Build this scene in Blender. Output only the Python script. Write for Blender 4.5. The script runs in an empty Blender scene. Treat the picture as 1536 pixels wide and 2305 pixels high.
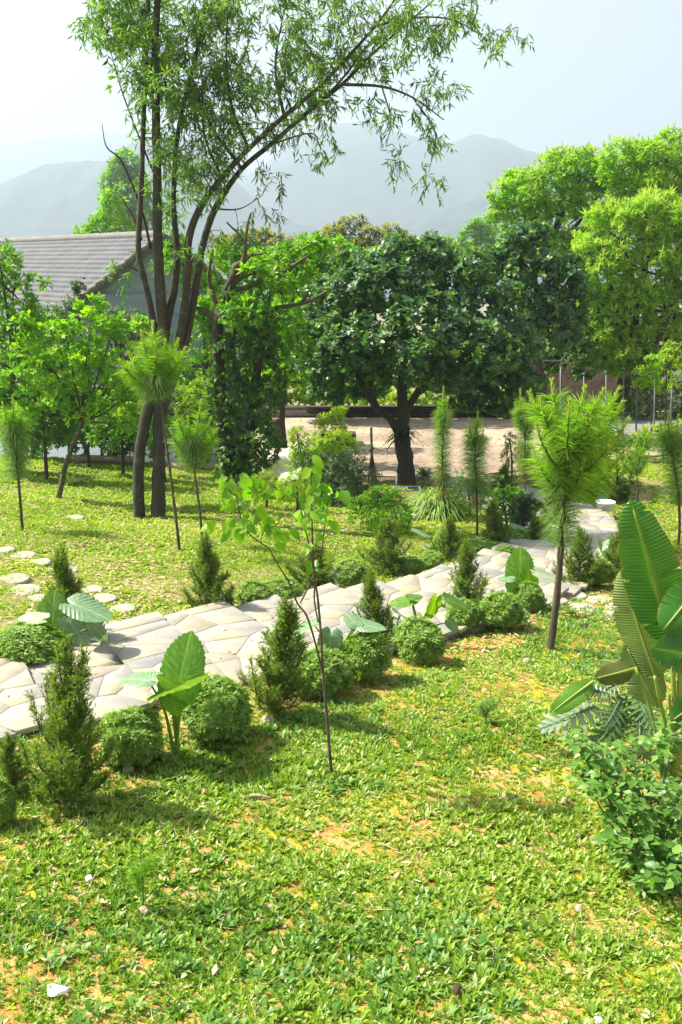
import bpy, math, random
import numpy as np
from mathutils import Vector, Matrix
R = math.radians
S = bpy.context.scene
COL = S.collection
rng = np.random.default_rng(11)
random.seed(11)

# ------------------------------------------------------------------ camera, sky, sun, exposure
W0, H0, FPX, HOR, CAMZ = 1536.0, 2305.0, 2200.0, 590.0, 3.5
TH = math.atan((H0 / 2 - HOR) / FPX)
cam = bpy.data.objects.new('camera', bpy.data.cameras.new('camera'))
COL.objects.link(cam)
cam.location = (0, 0, CAMZ)
cam.rotation_euler = (math.pi / 2 - TH, 0, 0)
cam.data.sensor_fit = 'VERTICAL'
cam.data.sensor_height = 36.0
cam.data.lens = 36.0 * FPX / H0
cam.data.clip_start = 0.05
cam.data.clip_end = 12000
S.camera = cam

SUN_EL, SUN_AZ = R(52), R(-78)            # azimuth measured from straight ahead (+y), negative to the left
world = bpy.data.worlds.new('World')
S.world = world
world.use_nodes = True
wn = world.node_tree
bg = wn.nodes['Background']
sky = wn.nodes.new('ShaderNodeTexSky')
sky.sky_type = 'NISHITA'
sky.sun_disc = False
sky.sun_elevation = SUN_EL
sky.sun_rotation = SUN_AZ
sky.air_density = 1.0
sky.dust_density = 4.0
sky.ozone_density = 1.5
hs = wn.nodes.new('ShaderNodeHueSaturation')
hs.inputs['Saturation'].default_value = 0.32
wn.links.new(sky.outputs[0], hs.inputs['Color'])
wn.links.new(hs.outputs[0], bg.inputs['Color'])
bg.inputs['Strength'].default_value = 0.065

sun = bpy.data.objects.new('sun', bpy.data.lights.new('sun', 'SUN'))
COL.objects.link(sun)
sun.data.energy = 5.0
sun.data.angle = R(0.8)
sun.data.color = (1.0, 0.92, 0.76)
sdir = Vector((math.sin(SUN_AZ) * math.cos(SUN_EL), math.cos(SUN_AZ) * math.cos(SUN_EL), math.sin(SUN_EL)))
sun.rotation_euler = sdir.to_track_quat('Z', 'Y').to_euler()
sun.location = sdir * 60

S.view_settings.view_transform = 'Standard'
S.view_settings.look = 'None'
S.view_settings.gamma = 1.0
S.view_settings.use_curve_mapping = False
S.view_settings.exposure = 1.66
cy = S.cycles
cy.max_bounces = 10
cy.diffuse_bounces = 6
cy.glossy_bounces = 2
cy.transmission_bounces = 7
cy.transparent_max_bounces = 8
cy.volume_bounces = 0
cy.caustics_reflective = False
cy.caustics_refractive = False
cy.use_denoising = True

# ------------------------------------------------------------------ generic helpers
def nrmz(a):
    a = np.asarray(a, float)
    return a / (np.linalg.norm(a, axis=-1, keepdims=True) + 1e-9)

def _hash(ix, iy, seed):
    h = (ix.astype(np.int64) * 374761393 + iy.astype(np.int64) * 668265263 + seed * 974711) & 0x7fffffff
    h = ((h ^ (h >> 13)) * 1274126177) & 0x7fffffff
    return ((h ^ (h >> 16)) & 0xffff) / 65535.0

def vnoise(x, y, seed=0):
    x = np.asarray(x, float); y = np.asarray(y, float)
    ix = np.floor(x); iy = np.floor(y)
    fx = x - ix; fy = y - iy
    fx = fx * fx * (3 - 2 * fx); fy = fy * fy * (3 - 2 * fy)
    a = _hash(ix, iy, seed); b = _hash(ix + 1, iy, seed); c = _hash(ix, iy + 1, seed); d = _hash(ix + 1, iy + 1, seed)
    return (a * (1 - fx) + b * fx) * (1 - fy) + (c * (1 - fx) + d * fx) * fy

def fbm(x, y, seed=0, octv=3):
    t = 0; a = 0.5; s = 0
    for k in range(octv):
        t = t + a * vnoise(np.asarray(x) * 2 ** k, np.asarray(y) * 2 ** k, seed + k * 17); s += a; a *= 0.5
    return t / s

def sstep(a, b, x):
    t = np.clip((np.asarray(x, float) - a) / (b - a), 0, 1)
    return t * t * (3 - 2 * t)

GU = np.array([-400, -10, 0, 4, 6, 9, 12, 15, 18, 22, 26, 40, 70, 140, 300, 800, 6000.0])
GZ = np.array([3.0, .55, .28, .08, .0, -.25, -.58, -.92, -1.2, -1.5, -1.62, -2.4, -7, -20, -32, -40, -40.0])
TERR_Z = -1.55
def zt(x, y, bumps=True):
    x = np.asarray(x, float); y = np.asarray(y, float)
    u = y + 0.6 * np.clip(x, -12, 12)
    z = 0
    for o, w in ((-1.6, .15), (-.8, .22), (0, .26), (.8, .22), (1.6, .15)):
        z = z + w * np.interp(u + o, GU, GZ)
    if bumps:
        m = np.clip(1 - (np.abs(x) - 20) / 20, 0, 1) * np.clip(1 - (y - 34) / 10, 0, 1)
        z = z + m * ((fbm(x * .55, y * .55, 5, 3) - .5) * .16 + (fbm(x * 4, y * 4, 9, 2) - .5) * .035)
    # left of the terrace the lawn ends at an edge and drops towards the house
    m = sstep(24.4, 26.0, y) * sstep(-2.6, -3.6, x) * sstep(60, 45, y)
    z = z - 1.1 * m
    m = sstep(21.9, 23.0, y) * sstep(33.6, 32.6, y) * sstep(-3.2, -2.2, x) * sstep(14, 12, x)
    return z * (1 - m) + (TERR_Z - .02) * m

def ray(px, py):
    r = (px - W0 / 2) / FPX; u = (H0 / 2 - py) / FPX
    return np.array([r, math.cos(TH) + u * math.sin(TH), -math.sin(TH) + u * math.cos(TH)])

def P(px, py, d):
    v = ray(px, py)
    v = v * (d / v[1])
    return np.array([v[0], v[1], CAMZ + v[2]])

def HT(px, py, h, d):
    return float(P(px, py - h, d)[2] - P(px, py, d)[2])

def G(px, py):
    v = ray(px, py); v = v / v[1]
    ds = np.arange(2.0, 60, .02)
    zz = CAMZ + v[2] * ds - zt(v[0] * ds, ds)
    i = int(np.argmax(zz < 0)) if (zz < 0).any() else len(ds) - 1
    d = ds[i]
    x = v[0] * d
    return np.array([x, d, float(zt(x, d))])

# --- meshes
def mk(name, V, F, mats, rnd=None, smooth=False, extra=None):
    V = np.ascontiguousarray(V, np.float32); F = np.ascontiguousarray(F, np.int32)
    me = bpy.data.meshes.new(name)
    me.vertices.add(len(V)); me.vertices.foreach_set('co', V.ravel())
    m, k = F.shape
    me.loops.add(m * k); me.loops.foreach_set('vertex_index', F.ravel())
    me.polygons.add(m); me.polygons.foreach_set('loop_start', np.arange(0, m * k, k, dtype=np.int32))
    if smooth:
        me.polygons.foreach_set('use_smooth', np.ones(m, bool))
    for mt in (mats if isinstance(mats, (list, tuple)) else [mats]):
        me.materials.append(mt)
    if rnd is not None:
        a = me.attributes.new('rnd', 'FLOAT', 'POINT'); a.data.foreach_set('value', np.ascontiguousarray(rnd, np.float32))
    for kx, vx in (extra or {}).items():
        a = me.attributes.new(kx, 'FLOAT', 'POINT'); a.data.foreach_set('value', np.ascontiguousarray(vx, np.float32))
    me.update(calc_edges=True)
    return me

def ob(name, me, parent=None, loc=(0, 0, 0)):
    o = bpy.data.objects.new(name, me)
    COL.objects.link(o)
    o.location = [float(c) for c in loc]
    if parent is not None:
        o.parent = parent
    return o

def tag(o, label=None, cat=None, group=None, kind=None):
    if label: o['label'] = label
    if cat: o['category'] = cat
    if group: o['group'] = group
    if kind: o['kind'] = kind
    return o

def thing(name, label, cat, loc, group=None, rz=0.0, sc=(1, 1, 1)):
    o = ob(name, None, None, loc)
    o.empty_display_size = .2
    o.rotation_euler = (0, 0, rz)
    o.scale = sc
    return tag(o, label, cat, group)

class MB:
    """collects triangles"""
    def __init__(s): s.V = []; s.F = []; s.R = []; s.n = 0
    def add(s, V, F, r=None):
        V = np.asarray(V, float).reshape(-1, 3); F = np.asarray(F, int)
        if F.shape[1] == 4:
            F = np.concatenate([F[:, [0, 1, 2]], F[:, [0, 2, 3]]])
        s.V.append(V); s.F.append(F + s.n); s.n += len(V)
        if r is None: r = np.random.default_rng(s.n).random()
        s.R.append(np.broadcast_to(np.asarray(r, float), (len(V),)))
        return s
    def tris(s): return sum(len(f) for f in s.F)
    def mesh(s, name, mat, off=(0, 0, 0), smooth=False):
        return mk(name, np.concatenate(s.V) - np.asarray(off), np.concatenate(s.F), mat, np.concatenate(s.R), smooth)
    def build(s, name, mat, parent=None, off=(0, 0, 0), loc=(0, 0, 0), smooth=False):
        return ob(name, s.mesh(name, mat, off, smooth), parent, loc)

def spline(pts, n=6):
    p = np.asarray(pts, float)
    if len(p) < 3:
        t = np.linspace(0, 1, n + 1)[:, None]
        return p[0] * (1 - t) + p[-1] * t
    q = np.vstack([2 * p[0] - p[1], p, 2 * p[-1] - p[-2]])
    out = []
    for i in range(1, len(q) - 2):
        a, b, c, d = q[i - 1], q[i], q[i + 1], q[i + 2]
        for t in np.linspace(0, 1, n, endpoint=False):
            out.append(.5 * ((2 * b) + (c - a) * t + (2 * a - 5 * b + 4 * c - d) * t * t + (3 * b - a - 3 * c + d) * t ** 3))
    out.append(q[-2])
    return np.array(out)

def tube(pts, rad, sides=7, wob=0.0, seed=0, cap=True):
    p = np.asarray(pts, float); n = len(p)
    rad = np.interp(np.linspace(0, 1, n), np.linspace(0, 1, len(np.atleast_1d(rad))), np.atleast_1d(rad)) if not np.isscalar(rad) else np.full(n, rad)
    t = nrmz(np.gradient(p, axis=0))
    ref = np.array([.31, .95, .05]) if abs(t[:, 2]).mean() > .6 else np.array([.05, .1, 1.0])
    u = nrmz(np.cross(t, ref)); v = np.cross(t, u)
    a = np.linspace(0, 2 * math.pi, sides, endpoint=False)
    rr = rad[:, None] * np.ones((n, sides))
    if wob:
        g = np.random.default_rng(seed)
        rr = rr * (1 + wob * (g.random((n, sides)) - .5) * 2)
    V = p[:, None] + rr[..., None] * (np.cos(a)[None, :, None] * u[:, None] + np.sin(a)[None, :, None] * v[:, None])
    i = np.arange(n - 1)[:, None] * sides; j = np.arange(sides)[None]; k = (j + 1) % sides
    F = np.stack([i + j, i + k, i + k + sides, i + j + sides], -1).reshape(-1, 4)
    V = V.reshape(-1, 3)
    F = np.concatenate([F[:, [0, 1, 2]], F[:, [0, 2, 3]]])
    if cap:
        V = np.vstack([V, p[-1:]]); b = (n - 1) * sides
        F = np.vstack([F, [[b + q, b + (q + 1) % sides, n * sides] for q in range(sides)]])
    return V, F

def box(c, s, rz=0.0):
    c = np.asarray(c, float); s = np.asarray(s, float) / 2
    V = np.array([[x, y, z] for z in (-1, 1) for y in (-1, 1) for x in (-1, 1)], float) * s
    ca, sa = math.cos(rz), math.sin(rz)
    V = V @ np.array([[ca, sa, 0], [-sa, ca, 0], [0, 0, 1]]) + c
    F = np.array([[0, 2, 3, 1], [4, 5, 7, 6], [0, 1, 5, 4], [2, 6, 7, 3], [0, 4, 6, 2], [1, 3, 7, 5]])
    return V, F

# leaf templates: along +y, face up +z
def leafT(w=.22, mid=.45, fold=.05, droop=.08):
    v = np.array([[0, 0, 0], [0, mid, -fold], [0, 1, -droop], [-w, mid, 0], [w, mid, 0]])
    return v, np.array([[0, 1, 3], [3, 1, 2], [0, 4, 1], [4, 2, 1]])
def leafD(w=.14, mid=.4, droop=.05):
    v = np.array([[0, 0, 0], [w, mid, .02], [0, 1, -droop], [-w, mid, .02]])
    return v, np.array([[0, 1, 2], [0, 2, 3]])
def leafN(w=.02):
    v = np.array([[-w, 0, 0], [w, 0, 0], [0, 1, 0]])
    return v, np.array([[0, 1, 2]])

def scatter(T, pos, fwd, nrm, sc):
    tv, tf = T
    pos = np.asarray(pos, float); n = len(pos)
    y = nrmz(fwd); x = nrmz(np.cross(y, nrm)); z = np.cross(x, y)
    sc = np.asarray(sc, float)
    if sc.ndim == 0: sc = np.full((n, 3), float(sc))
    elif sc.ndim == 1: sc = np.repeat(sc[:, None], 3, 1)
    q = tv[None] * sc[:, None]
    V = pos[:, None] + q[..., 0:1] * x[:, None] + q[..., 1:2] * y[:, None] + q[..., 2:3] * z[:, None]
    F = tf[None] + (np.arange(n) * len(tv))[:, None, None]
    return V.reshape(-1, 3), F.reshape(-1, 3), len(tv)

# ------------------------------------------------------------------ materials
def newmat(name):
    m = bpy.data.materials.new(name); m.use_nodes = True
    nt = m.node_tree
    for n in list(nt.nodes): nt.nodes.remove(n)
    out = nt.nodes.new('ShaderNodeOutputMaterial')
    return m, nt, out
def ramp(nt, cols):
    r = nt.nodes.new('ShaderNodeValToRGB')
    e = r.color_ramp.elements
    while len(e) < len(cols): e.new(.5)
    for i, (p, c) in enumerate(cols):
        e[i].position = p; e[i].color = (*c, 1)
    return r
def noise(nt, scale, detail=3, rough=.55, coord='Object', vec=None):
    n = nt.nodes.new('ShaderNodeTexNoise')
    n.inputs['Scale'].default_value = scale; n.inputs['Detail'].default_value = detail; n.inputs['Roughness'].default_value = rough
    if vec is None:
        tc = nt.nodes.new('ShaderNodeTexCoord'); vec = tc.outputs[coord]
    nt.links.new(vec, n.inputs['Vector'])
    return n
def attr(nt, nm):
    a = nt.nodes.new('ShaderNodeAttribute'); a.attribute_name = nm
    return a
def bump(nt, h, strength=.4, dist=.02):
    b = nt.nodes.new('ShaderNodeBump'); b.inputs['Strength'].default_value = strength; b.inputs['Distance'].default_value = dist
    nt.links.new(h, b.inputs['Height'])
    return b
def mixc(nt, a, b, fac, mode='MIX'):
    m = nt.nodes.new('ShaderNodeMix'); m.data_type = 'RGBA'; m.blend_type = mode
    for sock, val in ((m.inputs[0], fac), (m.inputs[6], a), (m.inputs[7], b)):
        if hasattr(val, 'is_output'): nt.links.new(val, sock)
        else: sock.default_value = val if not isinstance(val, tuple) else (*val, 1)
    return m.outputs[2]

def leafmat(name, cols, trans=.42, rough=.42, spec=.45, glow=(1.3, 1.65, .35), wear=None):
    m, nt, out = newmat(name)
    a = attr(nt, 'rnd')
    n = len(cols)
    rp = ramp(nt, [(i / (n - 1), c) for i, c in enumerate(cols)])
    nt.links.new(a.outputs['Fac'], rp.inputs[0])
    c = rp.outputs[0]
    p = nt.nodes.new('ShaderNodeBsdfPrincipled')
    nt.links.new(c, p.inputs['Base Color'])
    p.inputs['Roughness'].default_value = rough
    p.inputs['Specular IOR Level'].default_value = spec
    t = nt.nodes.new('ShaderNodeBsdfTranslucent')
    g = mixc(nt, c, glow, 1.0, 'MULTIPLY')
    nt.links.new(g, t.inputs['Color'])
    mx = nt.nodes.new('ShaderNodeMixShader'); mx.inputs[0].default_value = trans
    nt.links.new(p.outputs[0], mx.inputs[1]); nt.links.new(t.outputs[0], mx.inputs[2])
    nt.links.new(mx.outputs[0], out.inputs[0])
    return m

def barkmat(name, c1, c2, scale=14, lich=None):
    m, nt, out = newmat(name)
    tc = nt.nodes.new('ShaderNodeTexCoord')
    mp = nt.nodes.new('ShaderNodeMapping'); mp.inputs['Scale'].default_value = (1, 1, .22)
    nt.links.new(tc.outputs['Object'], mp.inputs[0])
    n = noise(nt, scale, 5, .65, vec=mp.outputs[0])
    rp = ramp(nt, [(.32, c1), (.68, c2)])
    nt.links.new(n.outputs['Fac'], rp.inputs[0])
    col = rp.outputs[0]
    if lich:
        n2 = noise(nt, 5.5, 3, .6)
        r2 = ramp(nt, [(.55, (0, 0, 0)), (.68, (1, 1, 1))]); nt.links.new(n2.outputs['Fac'], r2.inputs[0])
        col = mixc(nt, col, lich, r2.outputs[0])
    p = nt.nodes.new('ShaderNodeBsdfPrincipled'); p.inputs['Roughness'].default_value = .9
    nt.links.new(col, p.inputs['Base Color'])
    b = bump(nt, n.outputs['Fac'], .9, .02); nt.links.new(b.outputs[0], p.inputs['Normal'])
    nt.links.new(p.outputs[0], out.inputs[0])
    return m

def plain(name, c1, c2=None, scale=8, rough=.8, bmp=.3, spec=.4, dist=.01, pos=(.35, .65), detail=4):
    m, nt, out = newmat(name)
    n = noise(nt, scale, detail, .6)
    rp = ramp(nt, [(pos[0], c1), (pos[1], c2 or c1)]); nt.links.new(n.outputs['Fac'], rp.inputs[0])
    p = nt.nodes.new('ShaderNodeBsdfPrincipled'); p.inputs['Roughness'].default_value = rough
    p.inputs['Specular IOR Level'].default_value = spec
    nt.links.new(rp.outputs[0], p.inputs['Base Color'])
    if bmp:
        b = bump(nt, n.outputs['Fac'], bmp, dist); nt.links.new(b.outputs[0], p.inputs['Normal'])
    nt.links.new(p.outputs[0], out.inputs[0])
    return m

M = {}
M['acacia'] = leafmat('narrow_leaf', [(.05, .12, .03), (.09, .19, .035), (.16, .27, .035), (.26, .38, .04)], .48, .4, .4)
M['jack'] = leafmat('glossy_dark_leaf', [(.04, .1, .06), (.06, .135, .07), (.1, .2, .065), (.28, .44, .04)], .38, .4, .45)
M['longan'] = leafmat('bright_crown_leaf', [(.09, .2, .01), (.17, .33, .014), (.28, .45, .02), (.4, .52, .04)], .48, .5, .25)
M['flush'] = leafmat('pale_new_growth', [(.3, .42, .06), (.4, .5, .09), (.5, .52, .16)], .4, .5, .3)
M['mangoflush'] = leafmat('ochre_new_growth', [(.26, .26, .03), (.36, .31, .04), (.3, .22, .03)], .4, .5, .3)
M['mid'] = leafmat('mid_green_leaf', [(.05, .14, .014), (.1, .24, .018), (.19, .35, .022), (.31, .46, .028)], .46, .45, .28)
M['lime'] = leafmat('lime_leaf', [(.16, .26, .01), (.27, .38, .014), (.38, .46, .02)], .5, .45, .25)
M['bright'] = leafmat('fresh_green_leaf', [(.07, .18, .01), (.15, .32, .014), (.25, .43, .018), (.36, .5, .03)], .48, .45, .28)
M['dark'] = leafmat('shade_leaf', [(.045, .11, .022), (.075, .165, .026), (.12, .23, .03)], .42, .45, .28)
M['grey'] = leafmat('grey_green_leaf', [(.07, .12, .07), (.1, .16, .08), (.13, .2, .09)], .35, .5, .4, (1.3, 1.4, .6))
M['pine'] = leafmat('pine_needle', [(.13, .22, .08), (.18, .28, .09), (.25, .35, .11)], .45, .5, .3)
M['pinenew'] = leafmat('young_pine_needle', [(.14, .28, .02), (.21, .37, .03), (.32, .45, .05)], .48, .5, .25)
M['candle'] = leafmat('pine_candle', [(.28, .4, .05), (.34, .44, .06), (.38, .42, .08)], .35, .6, .3)
M['pinedry'] = leafmat('old_pine_needle', [(.12, .16, .06), (.2, .19, .07), (.26, .2, .08)], .35, .6, .3)
M['juniper'] = leafmat('juniper_scale_leaf', [(.1, .16, .025), (.155, .23, .035), (.24, .3, .05)], .44, .55, .25)
M['juniperlit'] = leafmat('sunlit_juniper_leaf', [(.10, .16, .03), (.15, .21, .035), (.2, .25, .05)], .4, .55, .35)  # lit copy of the juniper leaf, sunlight put into its colour
M['box'] = leafmat('clipped_shrub_leaf', [(.12, .23, .03), (.21, .33, .05), (.4, .48, .18)], .4, .45, .32)
M['weed'] = leafmat('weed_leaf', [(.045, .12, .01), (.135, .255, .02), (.26, .36, .035), (.46, .48, .19)], .35, .36, .42)
M['lawn'] = leafmat('lawn_leaf', [(.085, .17, .008), (.18, .29, .01), (.31, .4, .018), (.45, .48, .06)], .4, .5, .25)
M['blade'] = leafmat('grass_blade', [(.18, .3, .015), (.25, .36, .02), (.34, .4, .05)], .4, .5, .25)
M['litter'] = leafmat('dry_leaf', [(.5, .38, .22), (.62, .5, .32), (.36, .22, .1), (.55, .42, .28)], .15, .7, .3, (1, .9, .7))
M['deadleaf'] = leafmat('brown_dead_leaf', [(.09, .05, .025), (.18, .11, .05), (.3, .2, .1)], .1, .8, .2, (1, .8, .5))
M['lantana'] = leafmat('lantana_leaf', [(.06, .17, .025), (.12, .25, .035), (.23, .36, .09)], .36, .4, .4)
M['lemon'] = leafmat('lemongrass_blade', [(.2, .32, .07), (.29, .41, .11), (.42, .5, .22)], .42, .45, .35)
M['sap'] = leafmat('sapling_leaf', [(.1, .25, .015), (.16, .32, .02), (.25, .4, .03)], .5, .36, .35)
M['broad'] = leafmat('serrated_weed_leaf', [(.04, .14, .02), (.08, .2, .03), (.15, .28, .05), (.3, .4, .16)], .35, .42, .35)
M['fern'] = leafmat('fern_frond', [(.02, .05, .02), (.03, .07, .022), (.05, .1, .03)], .3, .4, .5)
M['bark'] = barkmat('tree_bark', (.018, .017, .012), (.058, .052, .036), 16, (.065, .075, .035))
M['barklight'] = barkmat('gnarled_bark', (.035, .03, .018), (.12, .1, .055), 12, (.12, .14, .045))
M['barkdark'] = barkmat('dark_bark', (.022, .02, .015), (.07, .058, .04), 14)
M['pinebark'] = barkmat('pine_bark', (.04, .032, .02), (.13, .1, .065), 30)
M['twig'] = barkmat('twig_bark', (.05, .04, .035), (.13, .1, .08), 40)
M['petiole'] = plain('leaf_stalk', (.16, .26, .04), (.22, .3, .05), 10, .45, .1)
M['midgreen'] = plain('split_leaf_rib', (.08, .15, .06), (.12, .19, .09), 10, .45, .1)
M['stalk'] = plain('banana_stalk', (.15, .25, .04), (.26, .34, .07), 7, .45, .15)

def bigleaf(name, base, vein, trans=.45, rough=.32, glow=(1.3, 1.65, .3), stripes=None):
    m, nt, out = newmat(name)
    v = attr(nt, 'vein')
    n = noise(nt, 5, 3, .5)
    dk = tuple(c * .72 for c in base)
    rp = ramp(nt, [(.35, dk), (.65, base)]); nt.links.new(n.outputs['Fac'], rp.inputs[0])
    c = mixc(nt, rp.outputs[0], vein, v.outputs['Fac'])
    wn_ = noise(nt, 11, 5, .7)
    wr = ramp(nt, [(.64, (0, 0, 0)), (.72, (.75, .75, .75))]); nt.links.new(wn_.outputs['Fac'], wr.inputs[0])
    ed = attr(nt, 'edge'); em = nt.nodes.new('ShaderNodeMath'); em.operation = 'MULTIPLY_ADD'
    em2 = nt.nodes.new('ShaderNodeMath'); em2.operation = 'POWER'; em2.inputs[1].default_value = 14
    nt.links.new(ed.outputs['Fac'], em2.inputs[0]); nt.links.new(em2.outputs[0], em.inputs[0]); nt.links.new(noise(nt, 4, 3, .6).outputs['Fac'], em.inputs[1])
    nt.links.new(wr.outputs[0], em.inputs[2]); em.use_clamp = True
    c = mixc(nt, c, (.2, .14, .035), em.outputs[0])
    p = nt.nodes.new('ShaderNodeBsdfPrincipled')
    nt.links.new(c, p.inputs['Base Color'])
    p.inputs['Roughness'].default_value = rough
    p.inputs['Specular IOR Level'].default_value = .5
    bp = bump(nt, v.outputs['Fac'], .5, .006); nt.links.new(bp.outputs[0], p.inputs['Normal'])
    t = nt.nodes.new('ShaderNodeBsdfTranslucent')
    g = mixc(nt, c, glow, 1.0, 'MULTIPLY'); nt.links.new(g, t.inputs['Color'])
    mx = nt.nodes.new('ShaderNodeMixShader'); mx.inputs[0].default_value = trans
    nt.links.new(p.outputs[0], mx.inputs[1]); nt.links.new(t.outputs[0], mx.inputs[2])
    nt.links.new(mx.outputs[0], out.inputs[0])
    return m
M['alo_green'] = bigleaf('taro_leaf', (.14, .3, .04), (.28, .44, .1), .5)
M['alo_lime'] = bigleaf('backlit_taro_leaf', (.22, .38, .02), (.34, .46, .06), .55)  # glow of a backlit leaf put into the base colour
M['alo_pale'] = bigleaf('sky_sheen_taro_leaf', (.18, .31, .16), (.32, .44, .26), .25, .35, (1.2, 1.4, .7))  # sky sheen on the upper side painted into the leaf colour
M['alo_white'] = bigleaf('sun_sheen_taro_leaf', (.42, .5, .32), (.5, .56, .4), .25, .4, (1.1, 1.3, .7))  # glancing sun painted in as a near white leaf colour
M['ban_dark'] = bigleaf('banana_leaf', (.035, .165, .025), (.11, .29, .04), .38, .28, (1.6, 1.7, .3))
M['ban_pale'] = bigleaf('banana_leaf_underside', (.17, .27, .08), (.29, .37, .14), .4, .5, (1.5, 1.5, .5))
M['ban_brown'] = bigleaf('withered_banana_leaf', (.12, .15, .03), (.18, .18, .05), .4, .5)
M['ban_yellow'] = bigleaf('yellowing_banana_leaf', (.42, .42, .09), (.5, .46, .15), .4, .5, (1.2, 1.1, .5))
M['phil_silver'] = bigleaf('silvery_split_leaf', (.2, .29, .2), (.3, .38, .28), .2, .35, (1.2, 1.4, .7))
M['phil'] = bigleaf('split_leaf_plant_leaf', (.055, .13, .04), (.12, .2, .08), .22, .3, (1.3, 1.5, .5))

# ground: ochre soil, pale sand and moss; "cover" tells lawn humus from bare slope
def groundmat():
    m, nt, out = newmat('garden_soil')
    cov = attr(nt, 'cover')
    n1 = noise(nt, 3.2, 6, .62); n2 = noise(nt, 1.3, 4, .6); n3 = noise(nt, 26, 4, .7)
    r1 = ramp(nt, [(.33, (.3, .15, .035)), (.5, (.42, .25, .07)), (.68, (.54, .38, .16))]); nt.links.new(n1.outputs['Fac'], r1.inputs[0])
    rm = ramp(nt, [(.52, (0, 0, 0)), (.6, (1, 1, 1))]); nt.links.new(n2.outputs['Fac'], rm.inputs[0])
    c = mixc(nt, r1.outputs[0], (.36, .32, .02), rm.outputs[0])
    r2 = ramp(nt, [(.35, (.1, .11, .025)), (.48, (.2, .2, .05)), (.62, (.4, .33, .17))]); nt.links.new(n3.outputs['Fac'], r2.inputs[0])
    c = mixc(nt, c, r2.outputs[0], cov.outputs['Fac'])
    fine = noise(nt, 60, 3, .7)
    rf = ramp(nt, [(.3, (.62, .62, .62)), (.65, (1.1, 1.1, 1.1))]); nt.links.new(fine.outputs['Fac'], rf.inputs[0])
    c = mixc(nt, c, rf.outputs[0], 1.0, 'MULTIPLY')
    p = nt.nodes.new('ShaderNodeBsdfPrincipled'); p.inputs['Roughness'].default_value = .95; p.inputs['Specular IOR Level'].default_value = .2
    nt.links.new(c, p.inputs['Base Color'])
    b = bump(nt, n3.outputs['Fac'], .8, .03); nt.links.new(b.outputs[0], p.inputs['Normal'])
    nt.links.new(p.outputs[0], out.inputs[0])
    return m
M['ground'] = groundmat()

def stonemat():
    m, nt, out = newmat('flagstone')
    oi = nt.nodes.new('ShaderNodeObjectInfo')
    rp = ramp(nt, [(0, (.31, .285, .245)), (.25, (.275, .265, .252)), (.45, (.315, .28, .23)), (.68, (.235, .238, .245)), (.78, (.32, .3, .265)), (1, (.29, .268, .22))])
    rp.color_ramp.interpolation = 'CONSTANT'
    nt.links.new(oi.outputs['Random'], rp.inputs[0])
    n = noise(nt, 3.5, 5, .65); n2 = noise(nt, 34, 4, .65)
    r2 = ramp(nt, [(.28, (.74, .73, .7)), (.5, (.96, .96, .94)), (.72, (1.12, 1.1, 1.06))]); nt.links.new(n.outputs['Fac'], r2.inputs[0])
    c = mixc(nt, rp.outputs[0], r2.outputs[0], 1.0, 'MULTIPLY')
    r3 = ramp(nt, [(.5, (0, 0, 0)), (.68, (.7, .7, .7))]); nt.links.new(noise(nt, 1.7, 4, .6).outputs['Fac'], r3.inputs[0])
    c = mixc(nt, c, (.33, .3, .13), r3.outputs[0])
    p = nt.nodes.new('ShaderNodeBsdfPrincipled'); p.inputs['Roughness'].default_value = .75
    nt.links.new(c, p.inputs['Base Color'])
    b = bump(nt, n2.outputs['Fac'], .45, .01); nt.links.new(b.outputs[0], p.inputs['Normal'])
    nt.links.new(p.outputs[0], out.inputs[0])
    return m
M['flag'] = stonemat()
M['mortar'] = plain('path_mortar', (.17, .15, .11), (.27, .24, .18), 12, .9, .5)
M['concrete'] = plain('cast_concrete', (.25, .235, .185), (.37, .345, .28), 9, .85, .4)
M['rock'] = plain('garden_rock', (.24, .215, .165), (.4, .365, .29), 6, .85, .7, dist=.03)
M['whiterock'] = plain('pale_boulder', (.42, .42, .38), (.72, .71, .66), 3.5, .85, .8, dist=.05)
M['white'] = plain('white_chip', (.72, .72, .7), (.8, .8, .78), 12, .6, .1)
M['wood'] = plain('weathered_wood', (.2, .15, .1), (.36, .29, .21), 14, .9, .5)
M['darkwood'] = plain('dark_stake_wood', (.03, .022, .018), (.06, .045, .035), 14, .9, .4)
M['metal'] = plain('galvanised_post', (.07, .072, .075), (.12, .125, .13), 20, .5, .1)
M['bluemetal'] = plain('painted_steel_tube', (.2, .25, .31), (.3, .34, .4), 20, .4, .05)
M['soil'] = plain('mulch_soil', (.06, .04, .028), (.17, .115, .07), 22, .95, .9, dist=.03)
M['wall'] = plain('rendered_house_wall', (.22, .3, .37), (.26, .345, .41), 2.5, .85, .1)
M['shadewall'] = plain('shaded_blue_grey_wall', (.16, .2, .25), (.2, .24, .29), 2.5, .85, .1)  # bluish grey paint, set darker to stand for shade on the wall
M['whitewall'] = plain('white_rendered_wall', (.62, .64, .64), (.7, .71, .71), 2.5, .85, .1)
M['tile'] = plain('grey_roof_tile', (.024, .03, .042), (.058, .068, .088), 1.6, .6, .2, .3, detail=8)
M['ridge'] = plain('ridge_tile_grey', (.09, .092, .09), (.15, .15, .14), 6, .7, .3)
M['frame'] = plain('white_window_frame', (.75, .76, .77), None, 5, .4, 0)
M['glass'] = plain('dark_window_glass', (.03, .04, .05), None, 5, .06, 0, .6)
M['lowwall'] = plain('old_brick_wall', (.022, .018, .015), (.055, .042, .033), 9, .9, .6)
M['earth'] = plain('red_earth_bank', (.035, .024, .017), (.07, .046, .03), 2.5, .95, .7, dist=.1)
M['road'] = plain('concrete_road', (.15, .148, .14), (.2, .197, .19), 5, .9, .3)
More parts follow.
